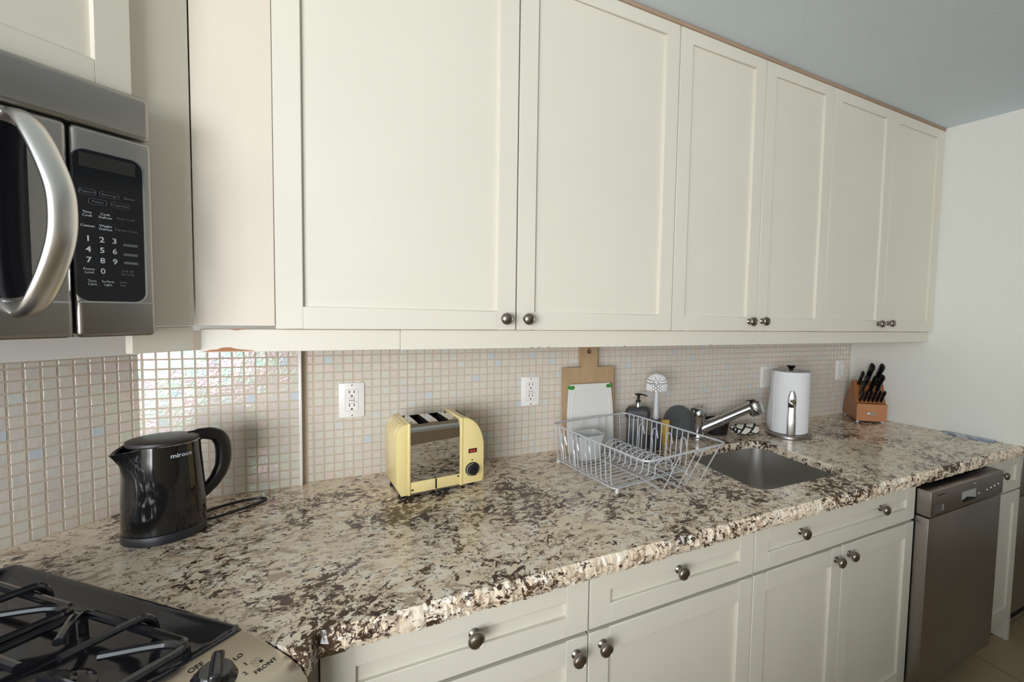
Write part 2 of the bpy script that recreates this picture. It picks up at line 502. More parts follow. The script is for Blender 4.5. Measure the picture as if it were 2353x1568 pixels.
# diagonal wall
ctr = UV(-1.35, VW + 0.0006)
gm = MB().box(-0.75, 1.07, -0.0044, 0.001, ZC - 0.02, 1.309)
go = gm.build('grout', M_GROUT, wall_left, False); go.location = (ctr[0], ctr[1], 0); go.rotation_euler = (0, 0, PI / 4)
rb_v, rb_f = [], []
for i in range(0, 36):
    for j in range(16):
        if i == 0: wd, uu = 0.0140, UC - 0.0083
        else: wd, uu = TS, UC - 0.66 * P - (i - 0.5) * P
        ht = TS if j < 15 else 0.0105
        z = ZC + (j + 0.5) * P if j < 15 else ZC + 15 * P + 0.0068
        p_ = UV(uu, VW + 0.001)
        loc = (p_[0], p_[1], z + rnd.uniform(-5e-4, 5e-4)); rot = (jit(), jit(0.8), PI / 4 + jit())
        if i <= 15:
            link_copy(cut_tile(wd, ht) if (i == 0 or j == 15) else TILE, 'tile', wall_left, loc, rot)
        else:
            Mx = Matrix.Translation(loc) @ (Matrix.Rotation(rot[2], 4, 'Z') @ Matrix.Rotation(rot[0], 4, 'X'))
            o_ = len(rb_v); me = TILE if j < 15 else cut_tile(wd, ht)
            rb_v += [tuple(Mx @ v.co) for v in me.vertices]
            rb_f += [tuple(o_ + k for k in q_.vertices) for q_ in me.polygons]
stuff_mesh('tile_field', rb_v, rb_f, M_TILE, wall_left)
struct(MB().box(XE - 0.0055, XE + 0.0008, YB - 0.007, YB + 0.006, ZC, 1.37, 0.0006).build('trim_1', M_WHITE))
o = MB().box(-1.30, UC - 0.001, -VW - 0.008, -VW - 0.0005, 1.3095, 1.386, 0.001, 1).build('trim_3', M_WHITE); o.rotation_euler = (0, 0, PI / 4); struct(o)
struct(MB().box(-0.17, 2.57, -0.409, -0.38, ZCEIL - 0.012, ZCEIL, 0.002).build('trim_2', M_CAULK))

# ------------------------------------------------------------------ cabinets
def knob_mesh():
    k = MB()
    k.lathe([(0.0105, 0), (0.0105, 0.002), (0.0085, 0.004), (0.0058, 0.006), (0.005, 0.011), (0.006, 0.014), (0.011, 0.017), (0.0152, 0.0205),
             (0.0162, 0.0245), (0.0150, 0.0285), (0.0128, 0.0305), (0.0118, 0.0298), (0.0108, 0.0302), (0.0095, 0.0312), (0, 0.0316)], 28, R(90, 'X'))
    return k.mesh('knob', M_NICKEL)
KNOB = knob_mesh()
def knob(parent, x, y, z): return link_copy(KNOB, 'knob', parent, (x, y, z))
def shaker(name, parent, x0, x1, z0, z1, y, sl, rl, th=0.02, rec=0.009, m=None, rt=None):
    """framed door or drawer front facing -y; front face at y"""
    rt = rl if rt is None else rt
    b = MB(); e = 0.0012
    b.box(x0, x0 + sl, y, y + th, z0, z1, e, 1); b.box(x1 - sl, x1, y, y + th, z0, z1, e, 1)
    b.box(x0 + sl - 0.001, x1 - sl + 0.001, y, y + th, z0, z0 + rl, e, 1); b.box(x0 + sl - 0.001, x1 - sl + 0.001, y, y + th, z1 - rt, z1, e, 1)
    d = b.build(name, m or M_CAB, parent)
    MB().box(x0 + sl - 0.003, x1 - sl + 0.003, y + rec, y + th - 0.002, z0 + rl - 0.003, z1 - rt + 0.003).build('panel', m or M_CAB, d, False)
    return d
YD, ZU, ZT = -0.404, 1.394, 2.360
g = 0.0016
for lab, xs, kx in (
    ('wide pair of cream wall cabinet doors above the yellow toaster', (-0.039, 0.492, 1.008), ((0.461, 1.425), (0.521, 1.425))),
    ('cream wall cabinet with two narrow doors, middle one above the sink', (1.008, 1.387, 1.757), ((1.349, 1.429), (1.413, 1.431))),
    ('cream wall cabinet with two narrow doors, next to the bare side wall', (1.757, 2.158, 2.566), ((2.122, 1.429), (2.197, 1.432)))):
    t = thing('wall_cabinet', lab, 'cabinet', ((xs[0] + xs[2]) / 2, -0.2, ZU), 0, 'wall cabinets over the worktop')
    cx = t.location.x
    MB().box(xs[0] - cx + 0.001, (xs[2] if xs[2] < 2.5 else 2.515) - cx - 0.001, YD + 0.022 + 0.2, 0.198, 0.006, ZT - ZU).build('body', M_CAB, t, False)
    for k in range(2):
        d = shaker('door', t, xs[k] - cx + g, xs[k + 1] - cx - g, 0, ZT - ZU, YD + 0.2, 0.050, 0.050, rt=0.042)
        knob(d, kx[k][0] - cx, YD + 0.2, kx[k][1] - ZU)
f = tag(MB().box(-0.1685, -0.0382, YD, -0.2, 1.4005, ZT, 0.0008, 1).build('filler_panel', M_FILL), 'plain pinkish cream filler panel between the diagonal corner and wide door', 'panel')
# light rail under the wall cabinets, in two lengths, and its return on the diagonal
v = tag(MB().box(-0.166, 0.208, -0.387, -0.368, 1.3435, 1.3925, 0.001, 1).build('light_rail', M_CAB), 'short cream light rail with chipped lower edge, near the diagonal corner', 'rail', 'light rails under the wall cabinets')
def chip(name, pts, y, parent):
    b = MB(); b.prism(pts, 0, 0.0012, T(0, y, 0) @ R(90, 'X')); return b.build(name, M_RAW, parent, False)
chip('bare_patch', [(-0.163, 1.3452), (-0.150, 1.349), (-0.140, 1.3495), (-0.132, 1.3535), (-0.118, 1.354), (-0.108, 1.3505), (-0.098, 1.349), (-0.082, 1.3468), (-0.076, 1.3452)], -0.3868, v)
chip('bare_patch', [(-0.160, 1.3932), (-0.120, 1.3925), (-0.108, 1.3900), (-0.098, 1.3915), (-0.080, 1.3932)], -0.3868, v)
v = tag(MB().box(0.2085, xw(-0.38) - 0.001, -0.387, -0.368, 1.343, 1.3925, 0.001, 1).build('light_rail', M_CAB), 'long cream light rail running above the toaster, sink and knife block', 'rail', 'light rails under the wall cabinets')
for xx in (0.543, 0.565, 0.592, 0.845, 1.19, 1.42):
    MB().prism([(xx - 0.006, 1.3425), (xx - 0.002, 1.3458), (xx + 0.003, 1.3445), (xx + 0.006, 1.3425)], 0, 0.0011, T(0, -0.3869, 0) @ R(90, 'X')).build('bare_patch', M_CAULK, v, False)

# diagonal corner: filler, light rail, cabinet over the microwave oven (local x = u, local y = -v)
RZ = PI / 4
def duv(name, label, cat, z, group=None): return thing(name, label, cat, (0, 0, z), RZ, group)
o = MB().box(-0.4965, -0.4073, -0.168, -0.10, 1.4005, ZT, 0.0008, 1).build('filler_panel', M_CAB)
o.rotation_euler = (0, 0, RZ); tag(o, 'narrow shaded cream filler panel right beside the microwave oven', 'panel')
o = MB().box(-0.506, -0.4085, -0.166, -0.148, 1.350, 1.3985, 0.001, 1).build('light_rail', M_CAB)
o.rotation_euler = (0, 0, RZ); tag(o, 'stub of cream light rail in the diagonal corner beside the microwave oven', 'rail', 'light rails under the wall cabinets')
t = duv('wall_cabinet', 'cream wall cabinet above the microwave oven in the diagonal corner', 'cabinet', 1.805, 'wall cabinets over the worktop')
MB().box(-1.265, -0.499, -0.168, 0.246, 0, ZT - 1.805).build('body', M_CAB, t, False)
d = shaker('door', t, -0.884, -0.507, 0, ZT - 1.805, -0.190, 0.048, 0.041)
knob(d, -0.86, -0.19, 0.03)
d = shaker('door', t, -1.264, -0.887, 0, ZT - 1.805, -0.190, 0.048, 0.041)
knob(d, -0.91, -0.19, 0.03)

# base cabinets
YF = -0.750
def base_cab(label, x0, x1, parts, kind='base_cabinet', body=None):
    t = thing(kind, label, 'cabinet', ((x0 + x1) / 2, YF, 0), 0, 'base cabinets under the worktop')
    cx = (x0 + x1) / 2
    if body is None:
        b = MB().box(x0 - cx + 0.0005, x1 - cx - 0.0005, 0.021, 0.06, 0.11, 0.864).box(x0 - cx + 0.0005, x1 - cx - 0.0005, 0.055, 0.70, 0.11, 0.645)
        b.box(x0 - cx, x1 - cx, 0.075, 0.09, 0, 0.112)
        b.build('body', M_CAB, t, False)
    for nm, a, b_, z0, z1, sl, rl, ks in parts:
        d = shaker(nm, t, a - cx + g, b_ - cx - g, z0, z1, 0.0, sl, rl)
        for kx, kz in ks: knob(d, kx - cx, 0.0, kz)
    return t
ZD0, ZD1, ZB = 0.7365, 0.863, 0.7275
base_cab('cream base cabinet with drawer and door, next to the black cooktop', 0.060, 0.566,
         (('drawer', 0.060, 0.566, ZD0, ZD1, 0.053, 0.047, ((0.316, 0.812),)), ('door', 0.060, 0.566, 0.115, ZB, 0.052, 0.055, ((0.536, 0.692),))))
base_cab('cream base cabinet with drawer and door, between cooktop cabinet and sink cabinet', 0.566, 1.069,
         (('drawer', 0.566, 1.069, ZD0, ZD1, 0.053, 0.047, ((0.810, 0.816),)), ('door', 0.566, 1.069, 0.115, ZB, 0.052, 0.055, ((0.601, 0.694),))))
base_cab('wide cream sink base cabinet with two doors and two-knob false drawer', 1.069, 1.856,
         (('drawer', 1.069, 1.856, ZD0, ZD1, 0.053, 0.047, ((1.253, 0.818), (1.645, 0.815))), ('door', 1.069, 1.4545, 0.115, ZB, 0.050, 0.055, ((1.424, 0.690),)),
          ('door', 1.4545, 1.856, 0.115, ZB, 0.050, 0.055, ((1.488, 0.694),))))
t = base_cab('narrow cream base cabinet at the far end beyond the dishwasher', 2.401, 2.700,
         (('drawer', 2.401, 2.700, 0.712, 0.863, 0.05, 0.040, ((2.500, 0.800),)), ('door', 2.401, 2.700, 0.115, 0.706, 0.05, 0.055, ((2.420, 0.660),))), body=0)
b = MB().box(2.401 - 2.5505, 2.55 - 2.5505, 0.021, 0.70, 0.11, 0.864).box(-0.005, 0.1495, 0.021, 0.125, 0.11, 0.864).box(-0.149, 0.135, 0.075, 0.09, 0, 0.112)
b.build('body', M_CAB, t, False)
MB().box(0.131, 0.1495, 0.0, 0.12, 0.0, 0.113).build('plinth_end', M_CAB, t, False)
tag(MB().prism([(0.0205, -0.738), (0.0585, -0.738), (0.0585, -0.62), (0.0205, -0.62)], 0.0, 0.866).build('filler_panel', M_FILL), 'cream filler strip between cooktop range and first base cabinet', 'panel')

# appliance beyond the last cabinet
t = thing('appliance', 'dark grey built-in appliance glimpsed beyond the narrow end cabinet', 'appliance', (3.0, -0.745, 0))
MB().box(-0.29, 0.30, 0.02, 0.50, 0.09, 0.86).box(-0.28, 0.28, 0.06, 0.45, 0.0, 0.10).build('body', M_DARK, t, False)
MB().box(-0.29, 0.30, 0.0, 0.019, 0.11, 0.66, 0.002).build('door', M_STEEL, t)
MB().box(-0.29, 0.30, -0.004, 0.019, 0.665, 0.86, 0.002).build('control_panel', M_STEEL, t)

# ------------------------------------------------------------------ worktop
def outline():
    pr = random.Random(11)
    front = []
    p0, p1, p2 = Vector(UV(-0.5480, 0.612)[:2]), Vector((0.060, -0.776)), Vector((2.70, -0.768))
    n1, n2 = 9, 460
    for k in range(n1): front.append(p0.lerp(p1, k / n1))
    for k in range(n2 + 1): front.append(p1.lerp(p2, k / n2))
    fr = []
    for k, p_ in enumerate(front):
        a = 0.0 if k in (0, len(front) - 1) else pr.uniform(-0.0014, 0.0012) + 0.0016 * math.sin(p_.x * 41) * math.sin(p_.x * 17 + 1)
        fr.append((p_.x + (0 if k else 0), p_.y + a))
    back = [(2.70, -0.60), (xw(-0.60), -0.60), (xw(0) - 0.001, -0.005), (XE + 0.001, -0.005), (XE + 0.001, YB - 0.005), (-0.372, YB - 0.006)]
    for u_, v_ in ((-1.40, VW + 0.006), (-1.40, -0.114), (-0.5480, -0.114)): back.append(UV(u_, v_)[:2])
    return fr, back
fr, back = outline()
SX0, SX1, SY0, SY1 = 1.182, 1.612, -0.655, -0.215
hole = rrect(SX1 - SX0, SY1 - SY0, 0.055, 8, (SX0 + SX1) / 2, (SY0 + SY1) / 2)
bm = bmesh.new()
pr = random.Random(5)
ZB_ = 0.869
ring = [bm.verts.new((p_[0], p_[1], ZC)) for p_ in fr + back]
hr = [bm.verts.new((p_[0], p_[1], ZC)) for p_ in hole]
ed = [bm.edges.new((ring[i], ring[(i + 1) % len(ring)])) for i in range(len(ring))] + [bm.edges.new((hr[i], hr[(i + 1) % len(hr)])) for i in range(len(hr))]
bmesh.ops.triangle_fill(bm, use_beauty=True, use_dissolve=False, edges=ed, normal=(0, 0, 1))
# chiselled front: rows of jittered points going down
prev = ring[:len(fr)]
for lv, (dz, dy) in enumerate(((0.008, 0.006), (0.020, 0.009), (0.032, 0.007), (ZC - ZB_, 0.0))):
    row = []
    for k, p_ in enumerate(fr):
        e_ = 0.0 if k == 0 else 1.0
        row.append(bm.verts.new((p_[0] + e_ * pr.uniform(-0.0018, 0.0018) + (0.003 if k and k < 9 else 0), p_[1] - e_ * (dy + pr.uniform(-0.0022, 0.0020) + 0.0022 * math.sin(p_[0] * 63 + lv * 2.1) * math.sin(p_[0] * 23 + lv)), ZC - dz + (e_ * pr.uniform(-0.003, 0.003) if lv < 3 else 0))))
    for k in range(len(fr) - 1):
        bm.faces.new((prev[k], row[k], row[k + 1])); bm.faces.new((prev[k], row[k + 1], prev[k + 1]))
    prev = row
low_back = [bm.verts.new((p_[0], p_[1], ZB_)) for p_ in back]
chain_t = [ring[len(fr) - 1]] + ring[len(fr):] + [ring[0]]
chain_b = [prev[-1]] + low_back + [prev[0]]
for k in range(len(chain_t) - 1):
    a4 = (chain_t[k], chain_b[k], chain_b[k + 1], chain_t[k + 1])
    if len(set(a4)) == 4: bm.faces.new(a4)
hb = []
for k, p_ in enumerate(hole):
    hb.append(bm.verts.new((p_[0] + pr.uniform(-0.002, 0.002), p_[1] + pr.uniform(-0.002, 0.002), 0.882)))
for k in range(len(hole)):
    k2 = (k + 1) % len(hole)
    bm.faces.new((hr[k], hr[k2], hb[k2], hb[k]))
bot = [bm.edges.new((a_, b_)) if bm.edges.get((a_, b_)) is None else bm.edges.get((a_, b_)) for a_, b_ in [((prev + low_back)[i], (prev + low_back)[(i + 1) % (len(prev) + len(low_back))]) for i in range(len(prev) + len(low_back))]]
hb2 = [bm.edges.get((hb[k], hb[(k + 1) % len(hb)])) for k in range(len(hb))]
bmesh.ops.triangle_fill(bm, use_beauty=True, use_dissolve=False, edges=bot + hb2, normal=(0, 0, -1))
bmesh.ops.recalc_face_normals(bm, faces=bm.faces)
me = bpy.data.meshes.new('countertop'); bm.to_mesh(me); bm.free(); me.materials.append(M_GRANITE)
counter = bpy.data.objects.new('countertop', me); COL.objects.link(counter)
tag(counter, 'speckled cream and brown granite worktop with rough chiselled front edge', 'countertop')

# sink
t = thing('kitchen_sink', 'square stainless steel sink set under the granite worktop', 'sink', ((SX0 + SX1) / 2, (SY0 + SY1) / 2, 0.6728))
b = bmesh.new(); rows = []
w_, h_ = SX1 - SX0 - 0.005, SY1 - SY0 - 0.005
for dw, z, r_ in ((0.0, 0.2110, 0.054), (0.0, 0.200, 0.054), (-0.006, 0.05, 0.055), (-0.012, 0.028, 0.052), (-0.030, 0.012, 0.045), (-0.06, 0.006, 0.035), (-0.30, 0.001, 0.02)):
    rows.append([b.verts.new((p_[0], p_[1], z)) for p_ in rrect(w_ + dw, h_ + dw, r_, 8)])
for a_, c_ in zip(rows[:-1], rows[1:]):
    for k in range(len(a_)):
        b.faces.new((a_[k], a_[(k + 1) % len(a_)], c_[(k + 1) % len(a_)], c_[k]))
b.faces.new(rows[-1]); bmesh.ops.recalc_face_normals(b, faces=b.faces)
mb = MB(); mb._add(b); mb.build('bowl', M_SINK, t)
MB().lathe([(0.045, 0.001), (0.045, 0.004), (0.038, 0.004), (0.034, 0.002), (0, 0.002)], 32).build('drain', M_CHROME, t)

# ------------------------------------------------------------------ microwave oven (local x = u, y = -v, z up from its underside)
t = duv('microwave_oven', 'stainless over-the-range microwave oven with arched handle and black keypad', 'microwave', 1.387)
MF = -0.225
MB().box(-1.255, -0.503, MF + 0.022, 0.235, 0.004, 0.412, 0.004).build('body', M_STEELH, t)
MB().box(-1.257, -0.500, MF, MF + 0.024, 0.338, 0.413, 0.010, 4).build('vent_panel', M_STEELH, t)
d = MB().box(-1.257, -0.6055, MF, MF + 0.024, 0.0, 0.336, 0.008, 3).build('door', M_STEELH, t)
MB().prism(rrect(0.585, 0.250, 0.02, 5, -0.9425, 0.186), 0, 0.003, T(0, MF - 0.0006, 0) @ R(90, 'X') @ T(0, 0, -0.0018)).build('window', M_BLKGLASS, d)
MB().box(-1.25, -0.610, MF - 0.0012, MF + 0.001, 0.055, 0.058).build('trim_line', M_CHROME, d)
hp = [(-0.660, -0.222, 0.327), (-0.6585, -0.240, 0.322), (-0.655, -0.258, 0.300), (-0.650, -0.276, 0.262), (-0.6455, -0.288, 0.222), (-0.6445, -0.291, 0.186),
      (-0.6455, -0.288, 0.150), (-0.649, -0.276, 0.110), (-0.654, -0.258, 0.070), (-0.658, -0.240, 0.046), (-0.660, -0.222, 0.037)]
hp2 = smoothp(hp, 4)
MB().tube(hp2, [0.0122 + 0.0038 * min(1.0, 5.0 * min(i / 40.0, 1 - i / 40.0)) for i in range(len(hp2))], 16, flat=(1.0, 0.55, (1, 0, 0))).build('handle', metal('satin_handle', rgb(220, 217, 214), 0.30), d)
c = MB().box(-0.603, -0.500, MF, MF + 0.024, 0.0, 0.336, 0.008, 3).build('control_panel', M_STEELH, t)
kp = MB().prism(rrect(0.086, 0.241, 0.016, 6, -0.560, 0.1795), 0, 0.003, T(0, MF - 0.0006, 0) @ R(90, 'X') @ T(0, 0, -0.0018)).build('keypad', M_BLKGLASS, c)
MB().prism(rrect(0.090, 0.245, 0.018, 6, -0.5585, 0.1795), 0, 0.002, T(0, MF - 0.0002, 0) @ R(90, 'X') @ T(0, 0, -0.0012)).build('keypad_rim', M_CHROME, c)
MB().box(-0.596, -0.527, MF - 0.0032, MF - 0.0020, 0.272, 0.294).build('display', paint('lcd', rgb(52, 52, 50), 0.15, 0.0, 0.0), c)
MB().box(-0.601, -0.503, MF - 0.0012, MF + 0.001, 0.0565, 0.0585).build('trim_line', M_CHROME, c)
KT = lambda x, z: T(x, MF - 0.0035, z) @ R(90, 'X')
M_DIM = paint('dim_print', rgb(104, 110, 120), 0.6, 0.0, 0.0)
for s_, x_, z_, sz in (('1', -0.589, 0.159, 0.0125), ('2', -0.5725, 0.159, 0.0125), ('3', -0.557, 0.159, 0.0125), ('4', -0.589, 0.142, 0.0125), ('5', -0.5725, 0.142, 0.0125), ('6', -0.557, 0.142, 0.0125),
                   ('7', -0.589, 0.125, 0.0125), ('8', -0.5725, 0.125, 0.0125), ('9', -0.557, 0.125, 0.0125), ('0', -0.5725, 0.108, 0.0125)):
    text('key_digit', s_, sz, M_PRINT, c, KT(x_, z_), 0.0003, bold=0.0002)
for s_, x_, z_ in (('Popcorn', -0.588, 0.2335), ('Beverage', -0.5615, 0.2335), ('Reheat', -0.536, 0.233), ('Potato', -0.576, 0.2195), ('Vegetable', -0.548, 0.2195),
                   ('Time\nCook', -0.589, 0.1985), ('Cook\nDefrost', -0.5675, 0.1985), ('Auto Cook', -0.5415, 0.198), ('Custom', -0.589, 0.1795), ('Weight\nDefrost', -0.5675, 0.1795), ('Express Cook', -0.5415, 0.179),
                   ('Power\nLevel', -0.589, 0.108), ('Add 30\nSeconds', -0.5415, 0.108), ('Turn\nTable', -0.586, 0.089), ('Surface\nLight', -0.567, 0.089), ('Vent\nFan', -0.548, 0.089)):
    text('key_label', s_, 0.0052, M_PRINT if z_ < 0.21 and x_ < -0.565 else M_DIM, c, KT(x_, z_), 0.0002)
for z_ in (0.155, 0.139, 0.125):
    MB().box(-0.545, -0.527, MF - 0.0034, MF - 0.0020, z_ - 0.002, z_ + 0.002).build('key_label', M_DIM, c, False)
for x_, z_, w_, h_ in ((-0.588, 0.2335, 0.020, 0.009), (-0.5615, 0.2335, 0.024, 0.009), (-0.576, 0.2195, 0.022, 0.009), (-0.548, 0.2195, 0.024, 0.009)):
    pts = [(a, 0, b_) for a, b_ in rrect(w_, h_, 0.0035, 3, x_, z_)]
    MB().tube([(a[0], MF - 0.0034, a[2]) for a in pts], 0.00025, 4, True).build('key_outline', M_DIM, c)
MB().box(-1.25, -0.506, MF + 0.03, 0.20, 0.0, 0.0045).build('underside', paint('underside_grey', rgb(120, 118, 116), 0.5, 0.03, 0.0), t, False)

# ------------------------------------------------------------------ gas range
UR, URW = -0.5495, 0.757
t = duv('gas_range', 'stainless gas range with glossy black cooktop set in the diagonal corner', 'stove', 0.0)
MB().box(UR - URW, UR, -0.50, 0.105, 0.02, 0.905, 0.003).build('body', M_STEELH, t)
# cooktop: tray with raised rim
b = bmesh.new(); rows = []
cxr, cyr = UR - URW / 2, -0.1945
wr, hr_ = URW + 0.004, 0.602
for dw, z, r_ in ((0.0, 0.904, 0.016), (0.0, 0.926, 0.016), (-0.006, 0.931, 0.015), (-0.016, 0.9315, 0.013), (-0.030, 0.928, 0.010), (-0.052, 0.917, 0.014), (-0.075, 0.9155, 0.014), (-0.40, 0.9155, 0.014)):
    rows.append([b.verts.new((cxr + p_[0], cyr + p_[1], z)) for p_ in rrect(wr + dw, hr_ + dw, r_, 5)])
for a_, c_ in zip(rows[:-1], rows[1:]):
    for k in range(len(a_)): b.faces.new((a_[k], a_[(k + 1) % len(a_)], c_[(k + 1) % len(a_)], c_[k]))
b.faces.new(rows[-1]); bmesh.ops.recalc_face_normals(b, faces=b.faces)
mb = MB(); mb._add(b); top = mb.build('cooktop', M_BLKGLOSS, t)
# burners
M_IRON = paint('burner_iron', rgb(30, 30, 34), 0.35, 0.1, 0.1)
for bu in (-0.725, -1.13):
    for bv in (0.10, 0.365):
        bo = MB().lathe([(0.058, 0.9155), (0.058, 0.919), (0.048, 0.921), (0.040, 0.921), (0.040, 0.930), (0.036, 0.932), (0, 0.932)], 32, T(bu, -bv, 0)).build('burner', M_BLKGLOSS, top)
        MB().lathe([(0.033, 0.9321), (0.034, 0.936), (0.030, 0.939), (0, 0.940)], 32, T(bu, -bv, 0)).build('burner_cap', M_IRON, top)
# grates: square ring low down, with raised bent fingers pointing to the burner
def grate(bu, bv):
    G = MB(); s2, s3 = 0.108, 0.120
    G.tube([(bu + p_[0], -bv + p_[1], 0.9475) for p_ in rrect(2 * s2, 2 * s3, 0.020, 4)], 0.0065, 8, True)
    for ux, vy in ((1, 0), (-1, 0), (0, 1), (0, -1)):
        ex, ey = ux * s2, vy * s3; tip = 0.026
        # finger: springs outside the ring, bends over it and runs in to the burner
        pts = [(bu + ex * 1.22, -bv + ey * 1.20, 0.920), (bu + ex * 1.20, -bv + ey * 1.18, 0.940), (bu + ex * 1.12, -bv + ey * 1.10, 0.9545), (bu + ex * 0.98, -bv + ey * 0.98, 0.9580), (bu + ux * tip, -bv + vy * tip, 0.9580)]
        G.tube(smoothp(pts, 3), 0.0062, 8)
    for cx_, cy_ in ((1, 1), (1, -1), (-1, 1), (-1, -1)):
        pts = [(bu + cx_ * (s2 - 0.004), -bv + cy_ * (s3 - 0.004), 0.917), (bu + cx_ * (s2 - 0.005), -bv + cy_ * (s3 - 0.005), 0.9475)]
        G.tube(pts, 0.0060, 8)
        pts = [(bu + cx_ * (s2 - 0.006), -bv + cy_ * (s3 - 0.006), 0.9475), (bu + cx_ * (s2 - 0.022), -bv + cy_ * (s3 - 0.022), 0.9575), (bu + cx_ * 0.045, -bv + cy_ * 0.045, 0.9580)]
        G.tube(smoothp(pts, 3), 0.0060, 8)
    return G.build('grate', M_BLKGLOSS, t)
for bu in (-0.725, -1.13):
    for bv in (0.10, 0.365): grate(bu, bv)
# sloped control panel
prof = [(0.494, 0.60), (0.494, 0.9285), (0.505, 0.9275), (0.590, 0.904), (0.612, 0.893), (0.624, 0.876), (0.628, 0.855), (0.628, 0.78), (0.60, 0.60)]
b = MB(); b.prism([(p_[0], p_[1]) for p_ in prof], 0, URW, T(UR, 0, 0) @ Matrix(((0, 0, -1, 0), (-1, 0, 0, 0), (0, 1, 0, 0), (0, 0, 0, 1))), 0.004, 3)
cp = b.build('control_panel', metal('satin_panel', rgb(205, 196, 182), 0.32, (6, 200, 200)), t)
MB().box(UR - URW + 0.004, UR - 0.004, -0.65, -0.50, 0.20, 0.595, 0.006).build('oven_door', M_STEELH, t)
SL = -math.degrees(math.atan2(0.0235, 0.085))
def onp(u_, v_, lift=0.0003):   # point on the sloped panel, x right, y up the slope
    z_ = 0.9275 - (v_ - 0.505) * (0.0235 / 0.085) + lift
    return T(u_, -v_, z_) @ R(-SL, 'X')
for ku in (-0.628, -0.80, -1.06, -1.23):
    kb = MB()
    kb.lathe([(0.0265, 0.0), (0.0265, 0.004), (0.0225, 0.007), (0.0205, 0.016), (0.018, 0.019), (0, 0.0195)], 36, onp(ku, 0.546))
    kb.box(-0.0075, 0.0075, -0.0245, 0.0245, 0.006, 0.030, 0.005, 3, onp(ku, 0.546) @ R(-38, 'Z'))
    kb.build('knob', M_BLKGLOSS, cp)
text('panel_print', 'OFF', 0.0112, M_PRINTB, cp, onp(-0.6275, 0.5105))
text('panel_print', 'LO', 0.0098, M_PRINTB, cp, onp(-0.588, 0.5355))
text('panel_print', 'I', 0.0098, M_PRINTB, cp, onp(-0.5905, 0.5535))
text('panel_print', '2', 0.0098, M_PRINTB, cp, onp(-0.6005, 0.567))
text('panel_print', 'FRONT', 0.0098, M_PRINTB, cp, onp(-0.578, 0.5765))
for a_, c_, fill in ((-0.584, 0.558, 0), (-0.577, 0.558, 0), (-0.584, 0.565, 0), (-0.5765, 0.565, 1)):
    if fill: MB().lathe([(0.0026, 0), (0, 0.0001)], 14, onp(a_, c_)).build('panel_print', M_PRINTB, cp)
    else: MB().tube([(0.0028 * math.cos(k * PI / 6), 0.0028 * math.sin(k * PI / 6), 0) for k in range(12)], 0.00025, 4, True, onp(a_, c_)).build('panel_print', M_CAULK, cp)

# ------------------------------------------------------------------ dishwasher
DX0, DX1, DY = 1.8585, 2.394, -0.802
t = thing('dishwasher', 'stainless dishwasher standing proud of the base cabinets', 'dishwasher', ((DX0 + DX1) / 2, DY, 0))
hw = (DX1 - DX0) / 2
MB().box(-hw + 0.004, hw - 0.004, 0.055, 0.70, 0.09, 0.846).box(-hw + 0.01, hw - 0.01, 0.10, 0.5, 0, 0.10).build('body', M_DARK, t, False)
M_DWS = metal('dishwasher_steel', rgb(166, 158, 154), 0.34, (300, 300, 3))
MB().box(-hw, hw, 0.004, 0.054, 0.115, 0.752, 0.003).build('door', M_DWS, t)
f = MB()
f.box(-hw, hw, 0.0, 0.054, 0.757, 0.850, 0.003)
f = f.build('control_panel', M_DWS, t)
MB().box(-0.058, 0.045, -0.0006, 0.0012, 0.775, 0.815, 0.0003, 1).build('pocket_handle', paint('pocket_grey', rgb(178, 178, 174), 0.3, 0.05, 0.0), f)
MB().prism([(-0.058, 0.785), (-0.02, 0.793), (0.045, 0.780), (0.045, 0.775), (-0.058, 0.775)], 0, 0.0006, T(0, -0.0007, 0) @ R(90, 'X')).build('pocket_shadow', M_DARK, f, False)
MB().box(-0.245, -0.180, -0.0006, 0.0012, 0.768, 0.800, 0.0003, 1).build('display', paint('dw_display', rgb(96, 92, 92), 0.2, 0.0, 0.0), f)
for k in range(3): MB().box(-0.193, -0.186, -0.0012, 0, 0.773 + 0.008 * k, 0.777 + 0.008 * k).build('led', M_PRINT, f)
MB().sphere((0.03, -0.001, 0.834), 0.016, 16, (1, 0.15, 0.35)).build('latch', M_CHROME, f)
for k, x_ in enumerate((0.07, 0.135, 0.165, 0.195, 0.225)): MB().lathe([(0.005, 0), (0.004, 0.002), (0, 0.0022)], 12, T(x_, 0, 0.790 + 0.003 * k) @ R(90, 'X')).build('button', M_CHROME, f)
MB().box(-0.228, -0.182, -0.0006, 0.0004, 0.8300, 0.8335).build('brand_print', M_PRINTB, f, False)

# ------------------------------------------------------------------ kettle
KX, KY = -0.268, -0.239
t = thing('electric_kettle', 'glossy black electric kettle on the worktop in the corner', 'kettle', (KX, KY, ZC))
MB().lathe([(0.066, 0.0), (0.071, 0.003), (0.0715, 0.020), (0.070, 0.022)], 48).build('power_base', paint('dark_base', rgb(40, 40, 46), 0.4, 0.02, 0.0), t)
spdir = math.atan2(-0.299 - KY, -0.328 - KX)
kb = bmesh.new(); rows = []
for r_, z in ((0.066, 0.022), (0.0705, 0.024), (0.0705, 0.05), (0.0695, 0.10), (0.067, 0.15), (0.0645, 0.185), (0.0635, 0.205), (0.063, 0.2155)):
    row = []
    for k in range(72):
        a = 2 * PI * k / 72
        d_ = (a - spdir + PI) % (2 * PI) - PI
        sp = 0.0
        if z > 0.13:
            q_ = min(1, (z - 0.13) / 0.085)
            sp = 0.029 * q_ ** 1.9 * max(0.0, 1 - (abs(d_) / 0.50)) ** 1.15
        row.append(kb.verts.new(((r_ + sp) * math.cos(a), (r_ + sp) * math.sin(a), z - sp * 0.30)))
    rows.append(row)
